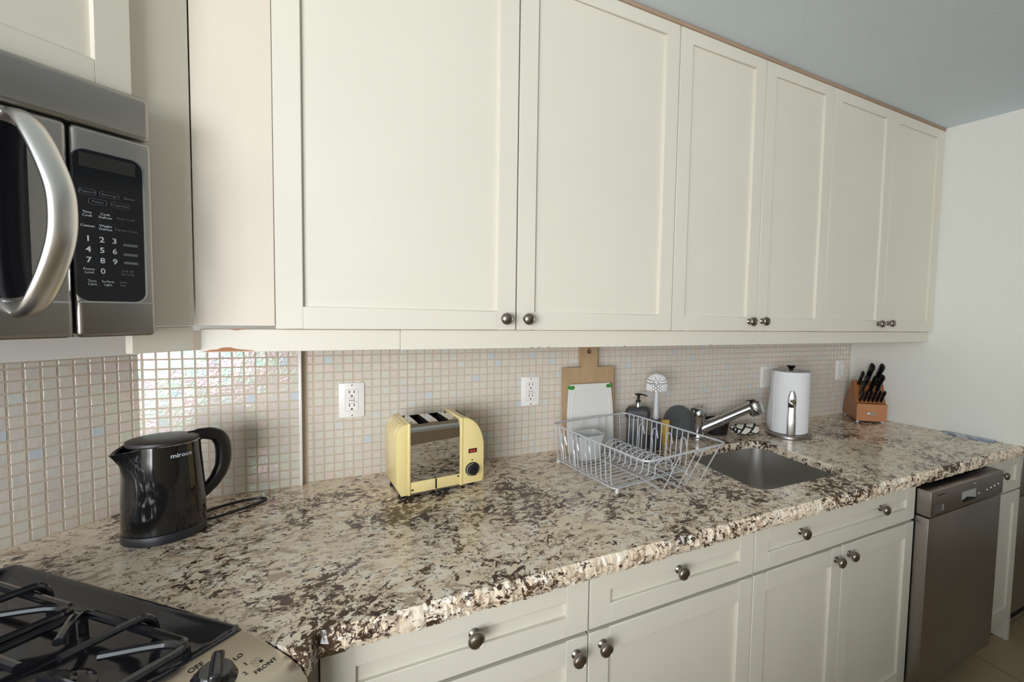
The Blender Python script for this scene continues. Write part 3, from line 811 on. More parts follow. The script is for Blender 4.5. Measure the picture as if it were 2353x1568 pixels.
for a_, c_ in zip(rows[:-1], rows[1:]):
    for k in range(72): kb.faces.new((a_[k], a_[(k + 1) % 72], c_[(k + 1) % 72], c_[k]))
# inner lip so the spout reads as open
inn = []
for k in range(72):
    v_ = rows[-1][k].co; l_ = math.hypot(v_.x, v_.y)
    inn.append(kb.verts.new((v_.x * (l_ - 0.004) / l_, v_.y * (l_ - 0.004) / l_, v_.z - 0.001)))
inn2 = [kb.verts.new((0.055 * math.cos(2 * PI * k / 72), 0.055 * math.sin(2 * PI * k / 72), 0.185)) for k in range(72)]
for a_, c_ in ((rows[-1], inn), (inn, inn2)):
    for k in range(72): kb.faces.new((a_[k], a_[(k + 1) % 72], c_[(k + 1) % 72], c_[k]))
kb.faces.new(rows[0]); bmesh.ops.recalc_face_normals(kb, faces=kb.faces)
mb = MB(); mb._add(kb)
m_, nt_, p_k = nodes('kettle_lacquer')
p_k.inputs['Base Color'].default_value = rgb(24, 23, 24); p_k.inputs['Roughness'].default_value = 0.07; p_k.inputs['Specular IOR Level'].default_value = 0.7; p_k.inputs['Metallic'].default_value = 0.15
vk = coords(nt_); nt_.links.new(mixc(nt_, noise(nt_, vk, 20, 2), rgb(20, 20, 22), rgb(30, 28, 27)), p_k.inputs['Base Color'])
body = mb.build('body', m_, t)
rimp = []
for k in range(72):
    a = 2 * PI * k / 72; d_ = (a - spdir + PI) % (2 * PI) - PI
    sp = 0.029 * max(0.0, 1 - (abs(d_) / 0.50)) ** 1.15
    rimp.append(((0.0628 + sp) * math.cos(a), (0.0628 + sp) * math.sin(a), 0.2158 - sp * 0.30))
MB().tube(rimp, 0.0011, 6, True).build('steel_rim', M_CHROME, t)
MB().lathe([(0.0605, 0.2135), (0.0615, 0.2185), (0.0600, 0.2225), (0.050, 0.2255), (0.025, 0.2268), (0, 0.227)], 48).build('lid', paint('lid_black', rgb(44, 41, 41), 0.42, 0.02, 0.02), t)
ha = math.atan2(-0.150 - KY, -0.150 - KX)
hd = Vector((math.cos(ha), math.sin(ha), 0))
def HP(r_, z): return tuple(hd * r_ + Vector((0, 0, z)))
hpts = smoothp([HP(0.046, 0.2165), HP(0.064, 0.2165), HP(0.084, 0.2145), HP(0.102, 0.205), HP(0.112, 0.184), HP(0.114, 0.155), HP(0.111, 0.128), HP(0.099, 0.102), HP(0.083, 0.083), HP(0.066, 0.069)], 3)
hr9 = [0.0105, 0.0125, 0.0135, 0.0145, 0.0145, 0.0145, 0.014, 0.0130, 0.012, 0.011]
hrad = [hr9[min(9, i // 3)] for i in range(len(hpts))]
sd = hd.cross(Vector((0, 0, 1)))
MB().tube(hpts, hrad, 16, flat=(0.95, 1.1, tuple(sd))).build('handle', M_BLKPLASTIC, t)
# wordmark bent round the body
wm = text_mesh('miroco', 0.0135, 0.0002, bold=0.00025)
ta = math.atan2(-1.658 - KY, 0.127 - KX) + 0.46
for v_ in wm.vertices:
    a = ta + v_.co.x / 0.066; r_ = 0.0663 + v_.co.z
    v_.co = Vector((r_ * math.cos(a), r_ * math.sin(a), 0.193 + v_.co.y))
wm.materials.clear(); wm.materials.append(M_PRINT)
wo = bpy.data.objects.new('wordmark', wm); COL.objects.link(wo); wo.parent = t
cpts = [(0.062, 0.03, 0.008), (0.085, 0.045, 0.006), (0.12, 0.075, 0.005), (0.155, 0.105, 0.005), (0.166, 0.125, 0.005), (0.150, 0.137, 0.006), (0.11, 0.130, 0.007), (0.07, 0.11, 0.006), (0.04, 0.085, 0.005)]
MB().tube(smoothp(cpts), 0.0038, 8).build('power_cord', M_BLKPLASTIC, t)

# ------------------------------------------------------------------ toaster
t = thing('toaster', 'pale yellow two-slot toaster with chrome middle on the worktop', 'toaster', (0.316, -0.178, ZC), math.radians(8))
M_YEL = paint('yellow_enamel', rgb(244, 224, 158), 0.22, 0.03, 0.03, 40)
hd2 = 0.078
def cap(x0, x1, r_out, side):
    # front outline in x-z, extruded front to back
    if side < 0: pts = [(x1, 0.012), (x1, 0.212)] + [(x0 + r_out * 0.66 + r_out * 0.66 * math.cos(math.radians(a)), 0.212 - r_out + r_out * math.sin(math.radians(a))) for a in range(90, 181, 9)] + [(x0, 0.04), (x0 + 0.012, 0.012)]
    else: pts = [(x0, 0.012), (x1 - 0.004, 0.012), (x1, 0.03)] + [(x1 - r_out + r_out * math.cos(math.radians(a)), 0.212 - r_out * 1.55 + r_out * 1.55 * math.sin(math.radians(a))) for a in range(0, 91, 6)] + [(x0, 0.212)]
    b_ = MB(); b_.prism(pts, -hd2, hd2, R(90, 'X'), 0.012, 3); return b_
lc = cap(-0.122, -0.092, 0.044, -1).build('end_cap', M_YEL, t)
for k in range(6):
    a = 122 + k * 9
    cx_, cz_ = -0.122 + 0.029 + 0.0295 * math.cos(math.radians(a)), 0.212 - 0.044 + 0.0445 * math.sin(math.radians(a))
    MB().cyl((cx_, -0.045, cz_), (cx_, 0.045, cz_), 0.0016, 6).build('vent_rib', M_YEL, lc)
MB().box(-0.0935, -0.0860, -hd2 - 0.002, hd2 + 0.002, 0.010, 0.214, 0.003).build('edge_band', M_YEL, lc)
rc = cap(0.057, 0.121, 0.062, 1).build('end_cap', M_YEL, t)
MB().box(0.0495, 0.058, -hd2 - 0.002, hd2 + 0.002, 0.010, 0.214, 0.003).build('edge_band', M_YEL, rc)
for k in range(6):
    a = 30 + k * 9
    cx_, cz_ = 0.121 - 0.062 + 0.0625 * math.cos(math.radians(a)), 0.212 - 0.0961 + 0.0966 * math.sin(math.radians(a))
    MB().cyl((cx_, -0.045, cz_), (cx_, 0.045, cz_), 0.0014, 6).build('vent_rib', M_DARK if k % 2 else M_YEL, rc)
# chrome middle, rounded top edges; slots cut as openings between strips
ch = MB()
yz = [(-0.074, 0.042), (-0.074, 0.185)] + [(-0.074 + 0.022 - 0.022 * math.cos(math.radians(a)), 0.185 + 0.022 * math.sin(math.radians(a))) for a in range(15, 91, 15)]
yz = yz + [(-p_[0], p_[1]) for p_ in reversed(yz)]
full = yz
MX = Matrix(((0, 0, 1, 0), (1, 0, 0, 0), (0, 1, 0, 0), (0, 0, 0, 1)))
ch.box(-0.086, 0.050, -0.0745, -0.0735, 0.042, 0.186)
def strip(x0, x1):
    pts = [(-0.074, 0.186), (-0.0735, 0.190), (-0.071, 0.1965), (-0.0665, 0.2025), (-0.060, 0.2065), (-0.052, 0.208), (0.052, 0.208), (0.060, 0.2065), (0.0665, 0.2025), (0.071, 0.1965), (0.074, 0.186)]
    v_ = []; f_ = []
    for p_ in pts: v_ += [(x0, p_[0], p_[1]), (x1, p_[0], p_[1])]
    for k in range(len(pts) - 1): f_.append((2 * k, 2 * k + 1, 2 * k + 3, 2 * k + 2))
    ch.faces(v_, f_)
strip(-0.086, -0.063); strip(-0.034, -0.008); strip(0.021, 0.050)
for a_, b_ in ((-0.063, -0.034), (-0.008, 0.021)):      # front and back ends of the slots
    for sg in (-1, 1):
        pts = [(0.074, 0.186), (0.0735, 0.190), (0.071, 0.1965), (0.0665, 0.2025), (0.062, 0.2055)]
        v_ = []; f_ = []
        for p_ in pts: v_ += [(a_, sg * p_[0], p_[1]), (b_, sg * p_[0], p_[1])]
        for k in range(len(pts) - 1): f_.append((2 * k, 2 * k + 1, 2 * k + 3, 2 * k + 2))
        ch.faces(v_, f_)
ch.box(-0.086, 0.050, 0.0735, 0.0745, 0.042, 0.186)
ch.build('chrome_shell', metal('toaster_chrome', rgb(206, 202, 198), 0.025), t)
MB().box(-0.085, 0.050, -0.072, 0.072, 0.03, 0.120).box(-0.0635, -0.0625, -0.06, 0.06, 0.12, 0.206).box(-0.0345, -0.0335, -0.06, 0.06, 0.12, 0.206).box(-0.0085, -0.0075, -0.06, 0.06, 0.12, 0.206).box(0.0205, 0.0215, -0.06, 0.06, 0.12, 0.206).build('slot_interior', M_DARK, t, False)
for x_, y_ in ((-0.077, -0.045), (0.042, -0.045), (-0.077, 0.05), (0.042, 0.05)): MB().lathe([(0.004, 0), (0.003, 0.0018), (0, 0.002)], 12, T(x_, y_, 0.208)).build('screw', M_NICKEL, t)
skirt = MB().box(-0.086, 0.050, -0.0765, -0.071, 0.014, 0.046, 0.0015).build('skirt', M_YEL, t)
MB().prism(rrect(0.0042, 0.030, 0.002, 3, -0.018, 0.0305), 0, 0.001, T(0, -0.0762, 0) @ R(90, 'X')).build('lever_slot', M_PRINTB, skirt)
for x_, z_ in ((-0.081, 0.024), (0.045, 0.040)): MB().lathe([(0.0032, 0), (0.0025, 0.0015), (0, 0.0017)], 12, T(x_, -0.0765, z_) @ R(90, 'X')).build('screw', M_NICKEL, skirt)
lev = MB().tube([(-0.018, -0.06, 0.012), (-0.018, -0.085, 0.012), (-0.018, -0.094, 0.010)], 0.002, 8).build('lever', M_NICKEL, t)
MB().sphere((-0.018, -0.097, 0.0095), 0.0088, 16).build('lever_ball', M_BLKPLASTIC, lev)
MB().box(-0.085, 0.049, -0.070, 0.070, 0.0075, 0.0135).build('crumb_tray', M_STEELH, t, False)
for x_, y_ in ((-0.104, -0.055), (0.09, -0.055), (-0.104, 0.055), (0.09, 0.055), (0.02, -0.055)): MB().lathe([(0.009, 0), (0.010, 0.004), (0.009, 0.0125)], 14, T(x_, y_, 0)).build('foot', M_BLKPLASTIC, t)
MB().box(0.074, 0.099, -hd2 - 0.0015, -hd2 + 0.001, 0.1035, 0.1165, 0.0008, 1).build('switch_bezel', M_BLKPLASTIC, rc)
mr, ntr, pr_ = nodes('neon_switch'); pr_.inputs['Base Color'].default_value = rgb(176, 24, 14); pr_.inputs['Roughness'].default_value = 0.1
MB().box(0.0775, 0.0955, -hd2 - 0.0026, -hd2 - 0.001, 0.1058, 0.1142, 0.0008, 1).build('rocker_switch', mr, rc)
for x_ in (0.0835, 0.091): MB().box(x_ - 0.0006, x_ + 0.0006, -hd2 - 0.0029, -hd2 - 0.0025, 0.1075, 0.1120).build('switch_mark', M_PRINT, rc)
MB().lathe([(0.0022, 0), (0, 0.0004)], 12, T(0.0855, -hd2 - 0.0001, 0.082) @ R(90, 'X')).build('timer_dot', M_PRINTB, rc)
kn = MB().lathe([(0.0205, 0), (0.0205, 0.003), (0.0195, 0.005), (0.0145, 0.0065), (0.0135, 0.016), (0.012, 0.018), (0, 0.0183)], 36, T(0.0855, -hd2, 0.0545) @ R(90, 'X')).box(-0.0035, 0.0035, -0.0145, 0.004, 0.012, 0.0215, 0.0015, 2, T(0.0855, -hd2, 0.0545) @ R(90, 'X') @ R(12, 'Z')).build('timer_knob', M_BLKPLASTIC, rc)
MB().tube([(0.0855 + 0.0172 * math.cos(math.radians(a)), -hd2 - 0.0059, 0.0545 + 0.0172 * math.sin(math.radians(a))) for a in range(85, 256, 10)], 0.0008, 6).build('dial_scale', M_PRINT, kn)
MB().tube([(0.0855 + 0.0172 * math.cos(math.radians(a)), -hd2 - 0.0059, 0.0545 + 0.0172 * math.sin(math.radians(a))) for a in range(-60, -9, 10)], 0.0014, 6).build('dial_scale', M_PRINT, kn)

# ------------------------------------------------------------------ outlets and switches
M_HOLE = M_PRINTB
def outlet(x, z, label):
    t = thing('power_outlet', label, 'outlet', (x, -0.0045, z), 0, 'outlets on the tiled wall')
    pl = MB().box(-0.0345, 0.0345, -0.006, 0.001, -0.054, 0.054, 0.0035, 2).build('cover_plate', M_WHITE, t)
    rp = MB().prism(rrect(0.033, 0.066, 0.002, 3), 0, 0.0012, T(0, -0.0058, 0) @ R(90, 'X')).build('receptacle', M_WHITE, t)
    MB().tube([(p_[0], -0.0061, p_[1]) for p_ in rrect(0.034, 0.067, 0.003, 3)], 0.0003, 4, True).build('seam', M_CAULK, t)
    for sg in (1, -1):
        zc_ = sg * 0.0205
        for x_ in (-0.0063, 0.0063): MB().box(x_ - 0.0011, x_ + 0.0011, -0.0074, -0.0066, zc_ + 0.0015, zc_ + 0.0095).build('slot', M_HOLE, rp, False)
        MB().prism([(-0.0025, -0.009), (0.0025, -0.009)] + [(0.0025 * math.cos(math.radians(a)), -0.0065 + 0.0025 * math.sin(math.radians(a))) for a in range(0, 181, 30)], 0, 0.0008, T(0, -0.0066, zc_) @ R(90, 'X')).build('ground_hole', M_HOLE, rp, False)
        MB().lathe([(0.0026, 0), (0, 0.0008)], 12, T(0, -0.006, sg * 0.047) @ R(90, 'X')).build('screw', M_NICKEL, t)
    for z_ in (0.0042, -0.0042):
        MB().box(-0.0068, 0.0068, -0.0084, -0.0065, z_ - 0.0034, z_ + 0.0034, 0.0006, 1).build('test_button', M_WHITE, rp)
        MB().tube([(p_[0], -0.0071, p_[1]) for p_ in rrect(0.0146, 0.0078, 0.001, 2, 0, z_)], 0.0003, 4, True).build('button_seam', M_HOLE, rp)
    MB().lathe([(0.0012, 0), (0, 0.0003)], 10, T(0.0125, -0.0071, -0.005) @ R(90, 'X')).build('indicator', M_HOLE, rp)
    return t
outlet(0.0975, 1.157, 'white power outlet on the tiled wall nearest the corner')
outlet(0.665, 1.150, 'white power outlet between toaster and wooden cutting board')
def switch(x, z, n, label):
    w_ = 0.07 if n == 1 else 0.116
    t = thing('light_switch', label, 'switch', (x, -0.0045, z))
    MB().box(-w_ / 2, w_ / 2, -0.007, 0.001, -0.054, 0.054, 0.004, 2).build('cover_plate', M_WHITE, t)
    for k in range(n):
        xx = 0 if n == 1 else (-0.023 + 0.046 * k)
        MB().prism(rrect(0.034, 0.067, 0.002, 3), 0, 0.0012, T(xx, -0.0068, 0) @ R(90, 'X')).build('rocker', M_WHITE, t)
        MB().tube([(xx + p_[0], -0.0072, p_[1]) for p_ in rrect(0.0345, 0.0675, 0.002, 3)], 0.0005, 4, True).build('seam', M_CAULK, t)
    return t
switch(1.886, 1.149, 2, 'white double rocker switch partly behind the paper towels')
t = switch(2.433, 1.161, 1, 'white single wall switch near the end of the tiles')
MB().lathe([(0.0018, 0), (0, 0.0004)], 8, T(0, -0.0081, -0.002) @ R(90, 'X')).build('indicator', M_HOLE, t)

# ------------------------------------------------------------------ cutting boards leaning on the tiles
M_OAK = wood('oak_board', rgb(200, 172, 136), rgb(164, 134, 100), (14, 14, 3), 0.55)
def lean(o, deg): o.rotation_euler = (math.radians(-deg), 0, 0)
b = MB(); pts = [(-0.104, 0), (0.104, 0), (0.104, 0.322), (0.033, 0.322), (0.033, 0.455), (-0.033, 0.455), (-0.033, 0.322), (-0.104, 0.322)]
# board with a hanging hole: outer outline and hole, filled and extruded
bm = bmesh.new()
ov = [bm.verts.new((x_, 0, z_)) for x_, z_ in pts]; hv = [bm.verts.new((0.010 * math.cos(2 * PI * k / 20), 0, 0.383 + 0.010 * math.sin(2 * PI * k / 20))) for k in range(20)]
ee = [bm.edges.new((ov[i], ov[(i + 1) % 8])) for i in range(8)] + [bm.edges.new((hv[i], hv[(i + 1) % 20])) for i in range(20)]
bmesh.ops.triangle_fill(bm, use_beauty=True, edges=ee, normal=(0, -1, 0))
r_ = bmesh.ops.extrude_face_region(bm, geom=list(bm.faces))
for v_ in r_['geom']:
    if isinstance(v_, bmesh.types.BMVert): v_.co.y += 0.030
bmesh.ops.recalc_face_normals(bm, faces=bm.faces)
mb = MB(); mb._add(bm); o = mb.build('cutting_board', M_OAK, None, False)
o.location = (0.884, -0.073, ZC + 0.0006); lean(o, 4.6)
tag(o, 'wooden paddle cutting board with handle leaning on the tiled wall', 'cutting board')
t = thing('cutting_board', 'white plastic cutting board with green corners leaning on wooden board', 'cutting board', (0.879, -0.092, ZC + 0.0004))
lean(t, 4.8)
M_POLY = paint('white_polyethylene', rgb(228, 226, 222), 0.45, 0.02, 0.1, 200)
def bowed(w0, w1, h, r_):
    pts = [(-w0 / 2 + r_, 0), (w0 / 2 - r_, 0), (w0 / 2, r_)]
    for k in range(1, 8): x_ = k / 8; pts.append((w0 / 2 + (w1 - w0) / 2 * x_ + 0.006 * math.sin(PI * x_), h * x_))
    pts += [(w1 / 2, h - r_), (w1 / 2 - r_, h), (-w1 / 2 + r_, h), (-w1 / 2, h - r_)]
    for k in range(7, 0, -1): x_ = k / 8; pts.append((-(w0 / 2 + (w1 - w0) / 2 * x_ + 0.006 * math.sin(PI * x_)), h * x_))
    pts.append((-w0 / 2, r_)); return pts
MB().prism(bowed(0.186, 0.172, 0.262, 0.006), 0, 0.010, R(90, 'X') @ T(0, 0, -0.010), 0.0012, 1).build('board', M_POLY, t)
MB().tube([(p_[0], -0.0002, p_[1] + 0.02) for p_ in bowed(0.156, 0.146, 0.218, 0.01)], 0.0013, 6, True).build('juice_groove', M_POLY, t)
M_GREEN = paint('green_rubber', rgb(62, 142, 56), 0.5, 0.03, 0.0)
for sx_ in (-1, 1):
    MB().prism(rrect(0.024, 0.014, 0.0065, 4, sx_ * 0.0775, 0.250), 0, 0.013, R(90, 'X') @ T(0, 0, -0.0115), 0.001, 1).build('grip', M_GREEN, t)

# ------------------------------------------------------------------ wire dish rack
RA = math.radians(9.0)
t = thing('dish_rack', 'silver wire dish rack standing between toaster and sink', 'dish rack', (0.908, -0.352, ZC), RA)
M_WIRE = paint('silver_coated_wire', rgb(214, 217, 224), 0.3, 0.02, 0.0, metal=0.35)
HX, HY, ZTOP, BXH, BYH, ZB0, OY = 0.166, 0.254, 0.138, 0.155, 0.168, 0.014, 0.066
WR = 0.0019
def side_x(z_): return BXH + (HX - BXH) * (z_ - ZB0) / (ZTOP - ZB0)
MB().tube([(p_[0], p_[1], ZTOP) for p_ in rrect(2 * HX, 2 * HY, 0.028, 6)], 0.0032, 8, True).build('top_rail', M_WIRE, t)
MB().tube([(p_[0], p_[1] + OY, ZB0) for p_ in rrect(2 * BXH, 2 * BYH, 0.015, 4)], 0.0024, 8, True).build('bottom_rail', M_WIRE, t)
for k in range(13):       # cross wires that rise on both long sides
    y_ = OY - 0.155 + 0.31 * k / 12; yt = y_ * 1.02 + 0.002
    MB().tube([(-HX + 0.001, yt, ZTOP), (-BXH - 0.002, y_, ZB0 + 0.012), (-BXH + 0.008, y_, ZB0), (BXH - 0.008, y_, ZB0), (BXH + 0.002, y_, ZB0 + 0.012), (HX - 0.001, yt, ZTOP)], WR, 6).build('cross_wire', M_WIRE, t)
for x_ in (-0.035, 0.030, 0.062, 0.128):   # long wires that rise at both ends and loop low in front
    xt = x_ * 1.05
    MB().tube([(xt, -HY + 0.001, ZTOP), (x_, -0.180, 0.004), (x_, OY - BYH + 0.01, ZB0 + 0.003), (x_, OY + BYH - 0.02, ZB0 + 0.003), (x_, OY + BYH + 0.002, ZB0 + 0.006), (xt, HY - 0.001, ZTOP)], WR, 6).build('long_wire', M_WIRE, t)
def hoop(x_, y_, hgt=0.052, wd=0.062):
    pts = [(x_ - wd / 2 - 0.012, y_, ZB0 + 0.004), (x_ - wd / 2, y_, ZB0 + 0.016), (x_ - wd / 2, y_, ZB0 + hgt - 0.022)]
    pts += [(x_ - wd / 2 * math.cos(math.radians(a)), y_, ZB0 + hgt - 0.022 + 0.022 * math.sin(math.radians(a))) for a in range(20, 161, 20)]
    pts += [(x_ + wd / 2, y_, ZB0 + hgt - 0.022), (x_ + wd / 2, y_, ZB0 + 0.016), (x_ + wd / 2 + 0.012, y_, ZB0 + 0.004)]
    MB().tube(pts, 0.0022, 6).build('plate_hoop', M_WIRE, t)
for k in range(11): hoop(0.035, -0.110 + 0.030 * k, 0.058, 0.074)
def hook(sx_, y_):
    xb = lambda z_: sx_ * (side_x(z_) - 0.003)
    z0 = ZB0 + 0.006
    yb = y_
    pts = [(xb(z0), yb, z0), (xb(0.060), y_ + 0.001, 0.060), (xb(0.080), y_ + 0.006, 0.080), (xb(0.094), y_ + 0.004, 0.096)]
    pts += [(xb(0.103), y_ - 0.007 + 0.012 * math.cos(math.radians(a)), 0.103 + 0.012 * math.sin(math.radians(a))) for a in range(20, 181, 32)]
    pts += [(xb(0.085), y_ - 0.026, 0.082)]
    MB().tube(smoothp(pts, 3), 0.0023, 6).build('cup_hook', M_WIRE, t)
for y_ in (-0.065, 0.005, 0.080, 0.155): hook(1, y_)
for y_ in (0.045, 0.115, 0.190): hook(-1, y_)
for sx_, sy_ in ((1, 1), (-1, 1), (1, -1), (-1, -1)): MB().lathe([(0.005, 0), (0.006, 0.003), (0.005, 0.016)], 10, T(sx_ * 0.146, OY + sy_ * 0.170, 0)).build('foot', M_POLY, t)

# translucent tub standing in the rack
m_, nt_, p_ = nodes('frosted_plastic'); p_.inputs['Base Color'].default_value = rgb(222, 224, 224); p_.inputs['Roughness'].default_value = 0.35
p_.inputs['Alpha'].default_value = 0.72; p_.inputs['IOR'].default_value = 1.2
v_ = coords(nt_); bump(nt_, p_, noise(nt_, v_, 60, 2), 0.05, 0.001)
bm = bmesh.new(); rows = []
for w_, h_, z_ in ((0.070, 0.062, 0.0005), (0.076, 0.068, 0.004), (0.092, 0.084, 0.066), (0.100, 0.092, 0.085), (0.104, 0.096, 0.086), (0.104, 0.096, 0.090), (0.097, 0.089, 0.088), (0.089, 0.081, 0.066), (0.073, 0.065, 0.006), (0.04, 0.04, 0.003)):
    rows.append([bm.verts.new((q_[0], q_[1], z_)) for q_ in rrect(w_, h_, 0.014, 4)])
for a_, c_ in zip(rows[:-1], rows[1:]):
    for k in range(len(a_)): bm.faces.new((a_[k], a_[(k + 1) % len(a_)], c_[(k + 1) % len(a_)], c_[k]))
bm.faces.new(rows[0]); bm.faces.new(rows[-1]); bmesh.ops.recalc_face_normals(bm, faces=bm.faces)
mb = MB(); mb._add(bm); o = mb.build('plastic_tub', m_)
o.location = (0.815, -0.190, ZC + ZB0 + 0.004); o.rotation_euler = (0, 0, RA - 0.15)
tag(o, 'frosted clear plastic tub standing in the wire dish rack', 'container')

# ------------------------------------------------------------------ soap dispenser, brush, sponge, grey lid
t = thing('soap_dispenser', 'clear soap dispenser with charcoal cap and pump beside the cutting boards', 'soap dispenser', (1.084, -0.084, ZC), math.radians(-35))
m_, nt_, p_ = nodes('clear_plastic'); p_.inputs['Base Color'].default_value = rgb(236, 240, 240); p_.inputs['Roughness'].default_value = 0.05
p_.inputs['Transmission Weight'].default_value = 0.9; p_.inputs['IOR'].default_value = 1.2
v_ = coords(nt_); nt_.links.new(mixc(nt_, noise(nt_, v_, 8, 2), rgb(230, 236, 236), rgb(240, 243, 242)), p_.inputs['Base Color'])
MB().prism(rrect(0.088, 0.066, 0.014, 5), 0.0, 0.122, None, 0.003, 2).build('bottle', m_, t)
m2, nt_, p_ = nodes('soap_liquid'); p_.inputs['Base Color'].default_value = rgb(206, 206, 190); p_.inputs['Roughness'].default_value = 0.2; p_.inputs['Transmission Weight'].default_value = 0.4
v_ = coords(nt_); nt_.links.new(mixc(nt_, noise(nt_, v_, 12, 2), rgb(196, 196, 180), rgb(214, 214, 200)), p_.inputs['Base Color'])
MB().prism(rrect(0.082, 0.060, 0.012, 5), 0.003, 0.062, None, 0.002, 1).build('soap', m2, t)
M_CHAR = paint('charcoal_plastic', rgb(62, 62, 66), 0.5, 0.03, 0.05)
bm = bmesh.new(); rows = []
for w_, h_, z_ in ((0.090, 0.068, 0.121), (0.097, 0.074, 0.124), (0.097, 0.074, 0.146), (0.080, 0.060, 0.1565), (0.03, 0.03, 0.1585)):
    rows.append([bm.verts.new((q_[0], q_[1], z_)) for q_ in rrect(w_, h_, 0.013, 4)])
for a_, c_ in zip(rows[:-1], rows[1:]):
    for k in range(len(a_)): bm.faces.new((a_[k], a_[(k + 1) % len(a_)], c_[(k + 1) % len(a_)], c_[k]))
bm.faces.new(rows[0]); bm.faces.new(rows[-1]); bmesh.ops.recalc_face_normals(bm, faces=bm.faces)
mb = MB(); mb._add(bm); mb.build('cap', M_CHAR, t)
MB().lathe([(0.0125, 0.157), (0.0125, 0.178), (0.011, 0.180)], 24).build('collar', M_CHROME, t)
pump = MB().lathe([(0.0095, 0.179), (0.0095, 0.186), (0.0055, 0.188), (0.0050, 0.202), (0.007, 0.206), (0.007, 0.208)], 20).build('pump_stem', M_BLKPLASTIC, t)
MB().tube([(-0.014, 0.004, 0.209), (0.0, 0, 0.2105), (0.018, -0.004, 0.2095), (0.036, -0.009, 0.2055)], [0.0040, 0.0062, 0.0050, 0.0032], 10, flat=(1.3, 0.6, (0, 1, 0))).build('nozzle', M_BLKPLASTIC, t)

t = thing('dish_brush', 'white-bristled dish brush standing handle down beside the soap dispenser', 'brush', (1.126, -0.150, ZC))
MB().lathe([(0.0, 0.118), (0.0115, 0.118), (0.0115, 0.135), (0.0095, 0.17), (0.0085, 0.21), (0.0082, 0.235), (0.006, 0.245), (0.004, 0.30), (0.0, 0.302)], 18).build('handle', paint('pale_grey_plastic', rgb(206, 206, 208), 0.4, 0.02, 0.0), t)
M_BRISTLE = paint('white_bristle', rgb(252, 252, 252), 0.7, 0.02, 0.0)
br = MB()
for lv in range(9):
    z_ = 0.240 + 0.0058 * min(lv, 4.5)
    for k in range(14):
        a = 2 * PI * (k + 0.5 * (lv % 2)) / 14
        el = max(0, (lv - 3)) * 16
        dx, dz = math.cos(math.radians(el)), math.sin(math.radians(el))
        L = 0.041
        br.tube([(0.003 * math.cos(a), 0.003 * math.sin(a), z_), (L * dx * math.cos(a), L * dx * math.sin(a), z_ + (L - 0.004) * dz - 0.002)], [0.0016, 0.0042], 5)
o = br.build('bristles', M_BRISTLE, t); o['kind'] = 'stuff'
t2 = thing('brush_holder', 'slate blue brush holder with clear foot behind the dish rack', 'holder', (1.126, -0.150, ZC))
MB().lathe([(0.017, 0.002), (0.0165, 0.10), (0.0185, 0.112), (0.0185, 0.122), (0.0135, 0.1225), (0.0135, 0.10), (0, 0.10)], 24).build('cup', paint('slate_plastic', rgb(74, 80, 96), 0.45, 0.03, 0.0), t2)
MB().prism(rrect(0.044, 0.040, 0.006, 3), 0.0, 0.055, None, 0.002, 1).build('foot', m2 if False else M_CHAR, t2)
o = MB().box(-0.018, 0.018, -0.007, 0.007, 0, 0.105, 0.003, 2).build('sponge', paint('yellow_sponge', rgb(216, 176, 88), 0.95, 0.1, 0.6, 200))
o.location = (1.190, -0.118, ZC); o.rotation_euler = (0, 0.02, -0.5); tag(o, 'yellow sponge standing on edge beside the brush holder', 'sponge')
o = MB().lathe([(0.0, 0.0), (0.066, 0.0), (0.068, 0.002), (0.068, 0.005), (0.064, 0.007), (0.058, 0.0062), (0.052, 0.0072), (0.046, 0.0064), (0.040, 0.0074), (0.034, 0.0066), (0.028, 0.0075), (0.022, 0.007), (0.0, 0.0078)], 48).box(-0.009, 0.009, -0.007, 0.007, 0.006, 0.012, 0.002, 1).build('silicone_lid', paint('grey_silicone', rgb(88, 90, 92), 0.6, 0.03, 0.05))
o.location = (1.322, -0.030, ZC + 0.0675); o.rotation_euler = (math.radians(78), 0, math.radians(-12)); tag(o, 'round grey ribbed silicone lid propped against the tiles by the faucet', 'lid')

# ------------------------------------------------------------------ faucet
t = thing('faucet', 'chrome pull-out kitchen faucet with slanted spout behind the sink', 'faucet', (1.394, -0.080, ZC))
MB().lathe([(0.036, 0), (0.036, 0.004), (0.031, 0.007), (0.0295, 0.012), (0.0295, 0.088), (0.031, 0.090), (0.031, 0.118), (0.026, 0.126), (0.0, 0.129)], 32).build('body', M_CHROME, t)
MB().tube([(0, 0, 0.112), (0.018, 0.012, 0.124), (0.032, 0.02, 0.131)], [0.010, 0.007, 0.005], 12).build('lever', M_CHROME, t)
MB().box(-0.028, 0.004, -0.020, 0.022, 0.113, 0.1275, 0.005, 3).build('lever_cap', M_BLKPLASTIC, t)
sp0, sp1 = Vector((0.0, 0.0, 0.034)), Vector((0.178, -0.127, 0.142))
mid = sp0.lerp(sp1, 0.42)
MB().tube([sp0, mid], [0.0265, 0.0235], 24).build('spout', M_CHROME, t)
MB().tube([mid, mid.lerp(sp1, 0.06), mid.lerp(sp1, 0.08), sp1], [0.0245, 0.0245, 0.0215, 0.0205], 24).build('wand', M_CHROME, t)
dv = (sp1 - sp0).normalized()
MB().sphere(tuple(mid + Vector((0.0, 0.0, 0.024))), 0.008, 12, (1.3, 1.3, 0.7)).build('wand_button', M_CHROME, t)
hc = sp1 + dv * 0.012
hd_ = MB()
hd_.tube([hc + Vector((0, 0, 0.026)), hc + Vector((0.001, -0.001, 0.018)), hc + Vector((0.006, -0.004, 0.0)), hc + Vector((0.013, -0.009, -0.025)), hc + Vector((0.015, -0.010, -0.030))], [0.014, 0.0275, 0.0315, 0.032, 0.030], 24)
hd_.build('spray_head', M_CHROME, t)
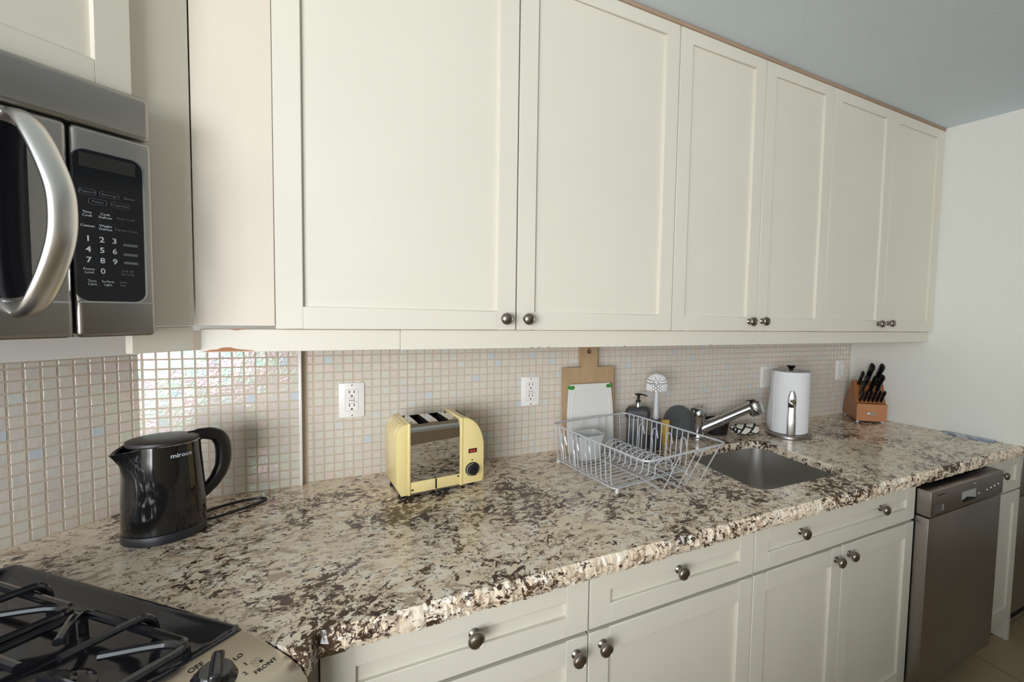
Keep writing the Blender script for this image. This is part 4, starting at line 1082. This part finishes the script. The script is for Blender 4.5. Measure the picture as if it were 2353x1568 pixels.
MB().tube([hc + Vector((-0.03, 0.012, 0.024)), hc + Vector((0.0, 0, 0.026)), hc + Vector((0.012, -0.008, 0.022))], [0.004, 0.011, 0.008], 10, flat=(1.3, 0.4, (0.6, 0.8, 0))).build('spray_trigger', M_BLKPLASTIC, t)

t = tag(MB().lathe([(0.038, 0), (0.046, 0.004), (0.054, 0.055), (0.056, 0.068), (0.053, 0.068), (0.050, 0.056), (0.042, 0.008), (0, 0.006)], 32).build('strainer_cup', M_BLKPLASTIC), 'small black perforated strainer cup behind the faucet spout', 'strainer')
t.location = (1.515, -0.062, ZC)
for k in range(5):
    a = math.radians(-150 + 26 * k)
    MB().lathe([(0.0032, 0), (0, 0.0006)], 10, T(0.0542 * math.cos(a), 0.0542 * math.sin(a), 0.058) @ Matrix.Rotation(a, 4, 'Z') @ R(84, 'Y')).build('hole', M_NICKEL, t)

# rolled cloth, white with black lattice
def cloth_mat():
    m, nt, p = nodes('lattice_cloth')
    v = coords(nt, (1, 1, 1), (0, 0, 0))
    b1 = N(nt, 'ShaderNodeTexBrick', offset=0.5); b1.inputs['Scale'].default_value = 10.0; b1.inputs['Mortar Size'].default_value = 0.055; b1.inputs['Brick Width'].default_value = 0.62; b1.inputs['Row Height'].default_value = 0.42
    b1.inputs['Color1'].default_value = rgb(222, 218, 204); b1.inputs['Color2'].default_value = rgb(226, 222, 210); b1.inputs['Mortar'].default_value = rgb(20, 18, 20)
    mp = N(nt, 'ShaderNodeMapping'); mp.inputs['Rotation'].default_value = (0, 0, 0.5)
    uv = N(nt, 'ShaderNodeUVMap'); nt.links.new(uv.outputs[0], mp.inputs['Vector']); nt.links.new(mp.outputs[0], b1.inputs['Vector'])
    nt.links.new(b1.outputs['Color'], p.inputs['Base Color']); p.inputs['Roughness'].default_value = 0.9
    bump(nt, p, noise(nt, v, 400, 2), 0.2, 0.001)
    return m
def roll_cloth():
    turns, L, n, m_ = 2.6, 0.105, 70, 10
    V, F_, UVs = [], [], []
    for i in range(n + 1):
        a = turns * 2 * PI * i / n; r_ = 0.007 + 0.0235 * i / n
        for j in range(m_ + 1):
            x_ = -L / 2 + L * j / m_
            V.append((x_ + 0.006 * math.sin(a * 0.5 + 1), r_ * math.cos(a) * 1.25, 0.0245 + r_ * math.sin(a) * 0.80))
            UVs.append((r_ * a * 0.9, x_))
    for i in range(n):
        for j in range(m_): F_.append((i * (m_ + 1) + j, i * (m_ + 1) + j + 1, (i + 1) * (m_ + 1) + j + 1, (i + 1) * (m_ + 1) + j))
    me = bpy.data.meshes.new('dish_cloth'); me.from_pydata(V, [], F_)
    ul = me.uv_layers.new(name='UVMap')
    for l_ in me.loops: ul.data[l_.index].uv = UVs[l_.vertex_index]
    me.materials.append(cloth_mat()); me.polygons.foreach_set('use_smooth', [True] * len(me.polygons))
    o = bpy.data.objects.new('dish_cloth', me); COL.objects.link(o)
    md = o.modifiers.new('thickness', 'SOLIDIFY'); md.thickness = 0.002
    return o
o = roll_cloth(); o.location = (1.620, -0.122, ZC - 0.0012); o.rotation_euler = (0, 0, math.radians(-14))
tag(o, 'rolled white dish cloth with black lattice pattern behind the sink', 'cloth')

# ------------------------------------------------------------------ paper towel holder
PX, PY = 1.812, -0.205
t = thing('paper_towel_holder', 'stainless countertop paper towel stand with round base and spring arm', 'paper towel holder', (PX, PY, ZC))
MB().lathe([(0.0, 0), (0.098, 0), (0.100, 0.002), (0.100, 0.013), (0.096, 0.016), (0, 0.017)], 48).build('base', M_STEELH, t)
MB().cyl((0, 0, 0.016), (0, 0, 0.296), 0.006, 16).build('post', M_STEEL, t)
MB().lathe([(0.009, 0.292), (0.009, 0.300), (0.017, 0.308), (0.020, 0.313), (0.018, 0.316), (0, 0.317)], 24).build('finial', metal('dark_chrome', rgb(70, 66, 70), 0.12), t)
ca = math.atan2(-1.658 - PY, 0.127 - PX) + 0.12
cd = Vector((math.cos(ca), math.sin(ca), 0)); sdv = tuple(Vector((-cd.y, cd.x, 0)))
def CPt(r_, z_): return tuple(cd * r_ + Vector((0, 0, z_)))
arm = [CPt(0.098, 0.012), CPt(0.101, 0.03), CPt(0.099, 0.08), CPt(0.094, 0.12), CPt(0.091, 0.15), CPt(0.089, 0.165)]
MB().tube(arm, [0.010, 0.011, 0.0105, 0.0095, 0.009, 0.0085], 12, flat=(1.6, 0.25, sdv)).build('spring_arm', M_STEEL, t)
MB().tube([CPt(0.087, 0.118), CPt(0.0905, 0.135), CPt(0.0925, 0.165), CPt(0.0915, 0.195), CPt(0.0885, 0.212)], [0.011, 0.016, 0.0172, 0.0145, 0.007], 14, flat=(1.0, 0.22, sdv)).build('arm_pad', M_CHROME, t)
M_PAPER = paint('paper_towel', rgb(238, 238, 240), 0.95, 0.015, 0.5, 160)
t = thing('paper_towel_roll', 'thick white paper towel roll on the stainless stand', 'paper towels', (PX, PY, ZC + 0.017))
MB().lathe([(0.022, 0.001), (0.083, 0.001), (0.085, 0.003), (0.085, 0.273), (0.083, 0.275), (0.022, 0.274), (0.020, 0.27), (0.020, 0.005), (0.022, 0.001)], 56, caps=False).build('roll', M_PAPER, t)
a0 = ca - 1.35
fv, ff = [], []
for i in range(9):
    for j in range(7):
        z_ = 0.272 * j / 6 + 0.001; x_ = i / 8
        rr_ = 0.0865; d_ = 0.042 * x_ * (1 - 0.72 * (j / 6) ** 1.3)
        base_ = Vector((rr_ * math.cos(a0 + 0.35 - 0.35 * x_), rr_ * math.sin(a0 + 0.35 - 0.35 * x_), 0))
        tang = Vector((math.sin(a0), -math.cos(a0), 0))
        p3 = base_ + tang * d_ + Vector((math.cos(a0), math.sin(a0), 0)) * (0.004 * math.sin(j * 1.1) * x_ - 0.012 * x_ * x_ * 0)
        fv.append((p3.x, p3.y, z_))
for i in range(8):
    for j in range(6): ff.append((i * 7 + j, i * 7 + j + 1, (i + 1) * 7 + j + 1, (i + 1) * 7 + j))
me = bpy.data.meshes.new('loose_sheet'); me.from_pydata(fv, [], ff); me.materials.append(M_PAPER); me.polygons.foreach_set('use_smooth', [True] * len(ff))
o = bpy.data.objects.new('loose_sheet', me); COL.objects.link(o); o.parent = t
md = o.modifiers.new('thickness', 'SOLIDIFY'); md.thickness = 0.0008

# ------------------------------------------------------------------ knife block and knives
BA = math.radians(-37.2)
BLOC = (2.3985, -0.2255, ZC)
t = thing('knife_block', 'slanted honey-coloured wooden knife block against the bare side wall', 'knife block', BLOC, BA)
M_BLK = wood('block_wood', rgb(172, 114, 66), rgb(140, 86, 46), (10, 3, 10), 0.35)
M_BLKF = wood('block_front_wood', rgb(200, 142, 100), rgb(178, 118, 80), (4, 12, 12), 0.35)
prof = [(0.0, 0.010), (0.0, 0.098), (0.022, 0.100), (0.072, 0.206), (0.100, 0.206), (0.218, 0.030), (0.218, 0.010)]
MB().prism(prof, -0.0735, 0.0735, Matrix(((0, 0, 1, 0), (1, 0, 0, 0), (0, 1, 0, 0), (0, 0, 0, 1))), 0.0015, 1).build('body', M_BLK, t)
MB().box(-0.0735, 0.0735, -0.0025, 0.001, 0.010, 0.098, 0.001, 1).build('front_panel', M_BLKF, t)
lg = MB().prism(rrect(0.046, 0.013, 0.002, 3, 0, 0.050), 0, 0.0012, T(0, -0.0026, 0) @ R(90, 'X')).build('logo_plate', metal('plate_silver', rgb(200, 198, 196), 0.3), t)
MB().box(-0.021, -0.011, -0.0042, -0.0038, 0.046, 0.054).build('logo_mark', M_WHITE, t)
for sx_ in (-0.06, 0.06):
    for y_ in (0.02, 0.20): MB().lathe([(0.007, 0), (0.007, 0.0105)], 12, T(sx_, y_, 0)).build('foot', M_POLY, t)
def knife_meshes():
    h = MB()
    sec = [(0.0, 0.0125, 0.0095), (0.012, 0.0125, 0.0095), (0.030, 0.0145, 0.0105), (0.055, 0.0130, 0.0100), (0.078, 0.0150, 0.0100), (0.094, 0.0175, 0.0095), (0.104, 0.0150, 0.0080), (0.107, 0.008, 0.005)]
    bm = bmesh.new(); rows = []
    for z_, w_, d_ in sec:
        off = 0.0 if z_ < 0.075 else -(z_ - 0.075) * 0.12
        rows.append([bm.verts.new((d_ * math.cos(2 * PI * k / 12), off + w_ * math.sin(2 * PI * k / 12), z_)) for k in range(12)])
    for a_, c_ in zip(rows[:-1], rows[1:]):
        for k in range(12): bm.faces.new((a_[k], a_[(k + 1) % 12], c_[(k + 1) % 12], c_[k]))
    bm.faces.new(rows[0]); bm.faces.new(rows[-1]); bmesh.ops.recalc_face_normals(bm, faces=bm.faces)
    h._add(bm); hm = h.mesh('handle', paint('knife_handle_black', rgb(16, 16, 18), 0.22, 0.02, 0.0))
    rv = MB()
    for z_ in (0.022, 0.050, 0.078): rv.cyl((-0.0108, 0, z_), (0.0108, 0, z_), 0.0032, 10)
    rm = rv.mesh('rivets', M_CHROME)
    bl = MB().box(-0.0009, 0.0009, -0.009, 0.009, -0.055, 0.001).mesh('blade', M_STEEL)
    bo = MB().box(-0.004, 0.004, -0.0095, 0.0095, -0.004, 0.003, 0.001, 1).mesh('bolster', M_CHROME)
    return hm, rm, bl, bo
KM = knife_meshes()
face_n = math.atan2(0.050, 0.106)
def knife(x_, s_, sc, label, grp):
    # s_ : 0..1 up the sloped face
    ly, lz = 0.022 + 0.050 * s_, 0.100 + 0.106 * s_
    c_, sn = math.cos(BA), math.sin(BA)
    t = thing('kitchen_knife', label, 'knife', (BLOC[0] + c_ * x_ - sn * (ly - 0.002), BLOC[1] + sn * x_ + c_ * (ly - 0.002), ZC + lz + 0.001), 0, grp)
    t.rotation_euler = (math.radians(40), 0, BA); t.scale = (sc, sc, sc)
    for me, nm in zip(KM, ('handle', 'rivets', 'blade', 'bolster')): link_copy(me, nm, t, (0, 0, 0))
    return t
kn = [(-0.050, 0.86, 0.85, 'black-handled kitchen knife at the block edge nearest the tiles, upper row'), (-0.017, 0.90, 1.32, 'long black-handled chef knife, taller of two towards the tiles'), (0.030, 0.90, 1.32, 'long black-handled knife at the top of the block, towards the side wall'),
      (-0.034, 0.62, 0.98, 'black-handled kitchen knife in the middle row, towards the tiles'), (0.004, 0.58, 0.98, 'black-handled kitchen knife in the very middle of the block'), (0.038, 0.60, 1.03, 'black-handled kitchen knife in the middle row, towards the side wall'),
      (-0.045, 0.40, 0.80, 'short black-handled paring knife above the steak knives')]
for x_, s_, sc, lab in kn: knife(x_, s_, sc, lab, 'black-handled knives in the wooden block')
for k, wd in enumerate(('first', 'second', 'third', 'fourth', 'fifth', 'sixth')):
    knife(-0.052 + 0.0205 * k, 0.10, 0.70, '%s small steak knife from the tiled wall in the lowest row' % wd, 'steak knives in the lowest row of the block')

# clear blue-tinted sleeve lying along the side wall
m_, nt_, p_ = nodes('blue_sleeve'); p_.inputs['Roughness'].default_value = 0.15
v_ = coords(nt_, (1, 1, 1)); nt_.links.new(mixc(nt_, ramp(nt_, noise(nt_, v_, 30, 2), 0.42, 0.58), rgb(120, 142, 168), rgb(196, 204, 212)), p_.inputs['Base Color'])
o = MB().box(-0.022, 0.022, -0.095, 0.095, 0, 0.006, 0.002, 2).build('plastic_sleeve', m_)
o.location = (xw(-0.60) - 0.032, -0.595, ZC); o.rotation_euler = (0, 0, math.radians(7.4)); tag(o, 'flat bluish plastic sleeve lying on the worktop along the side wall', 'package')
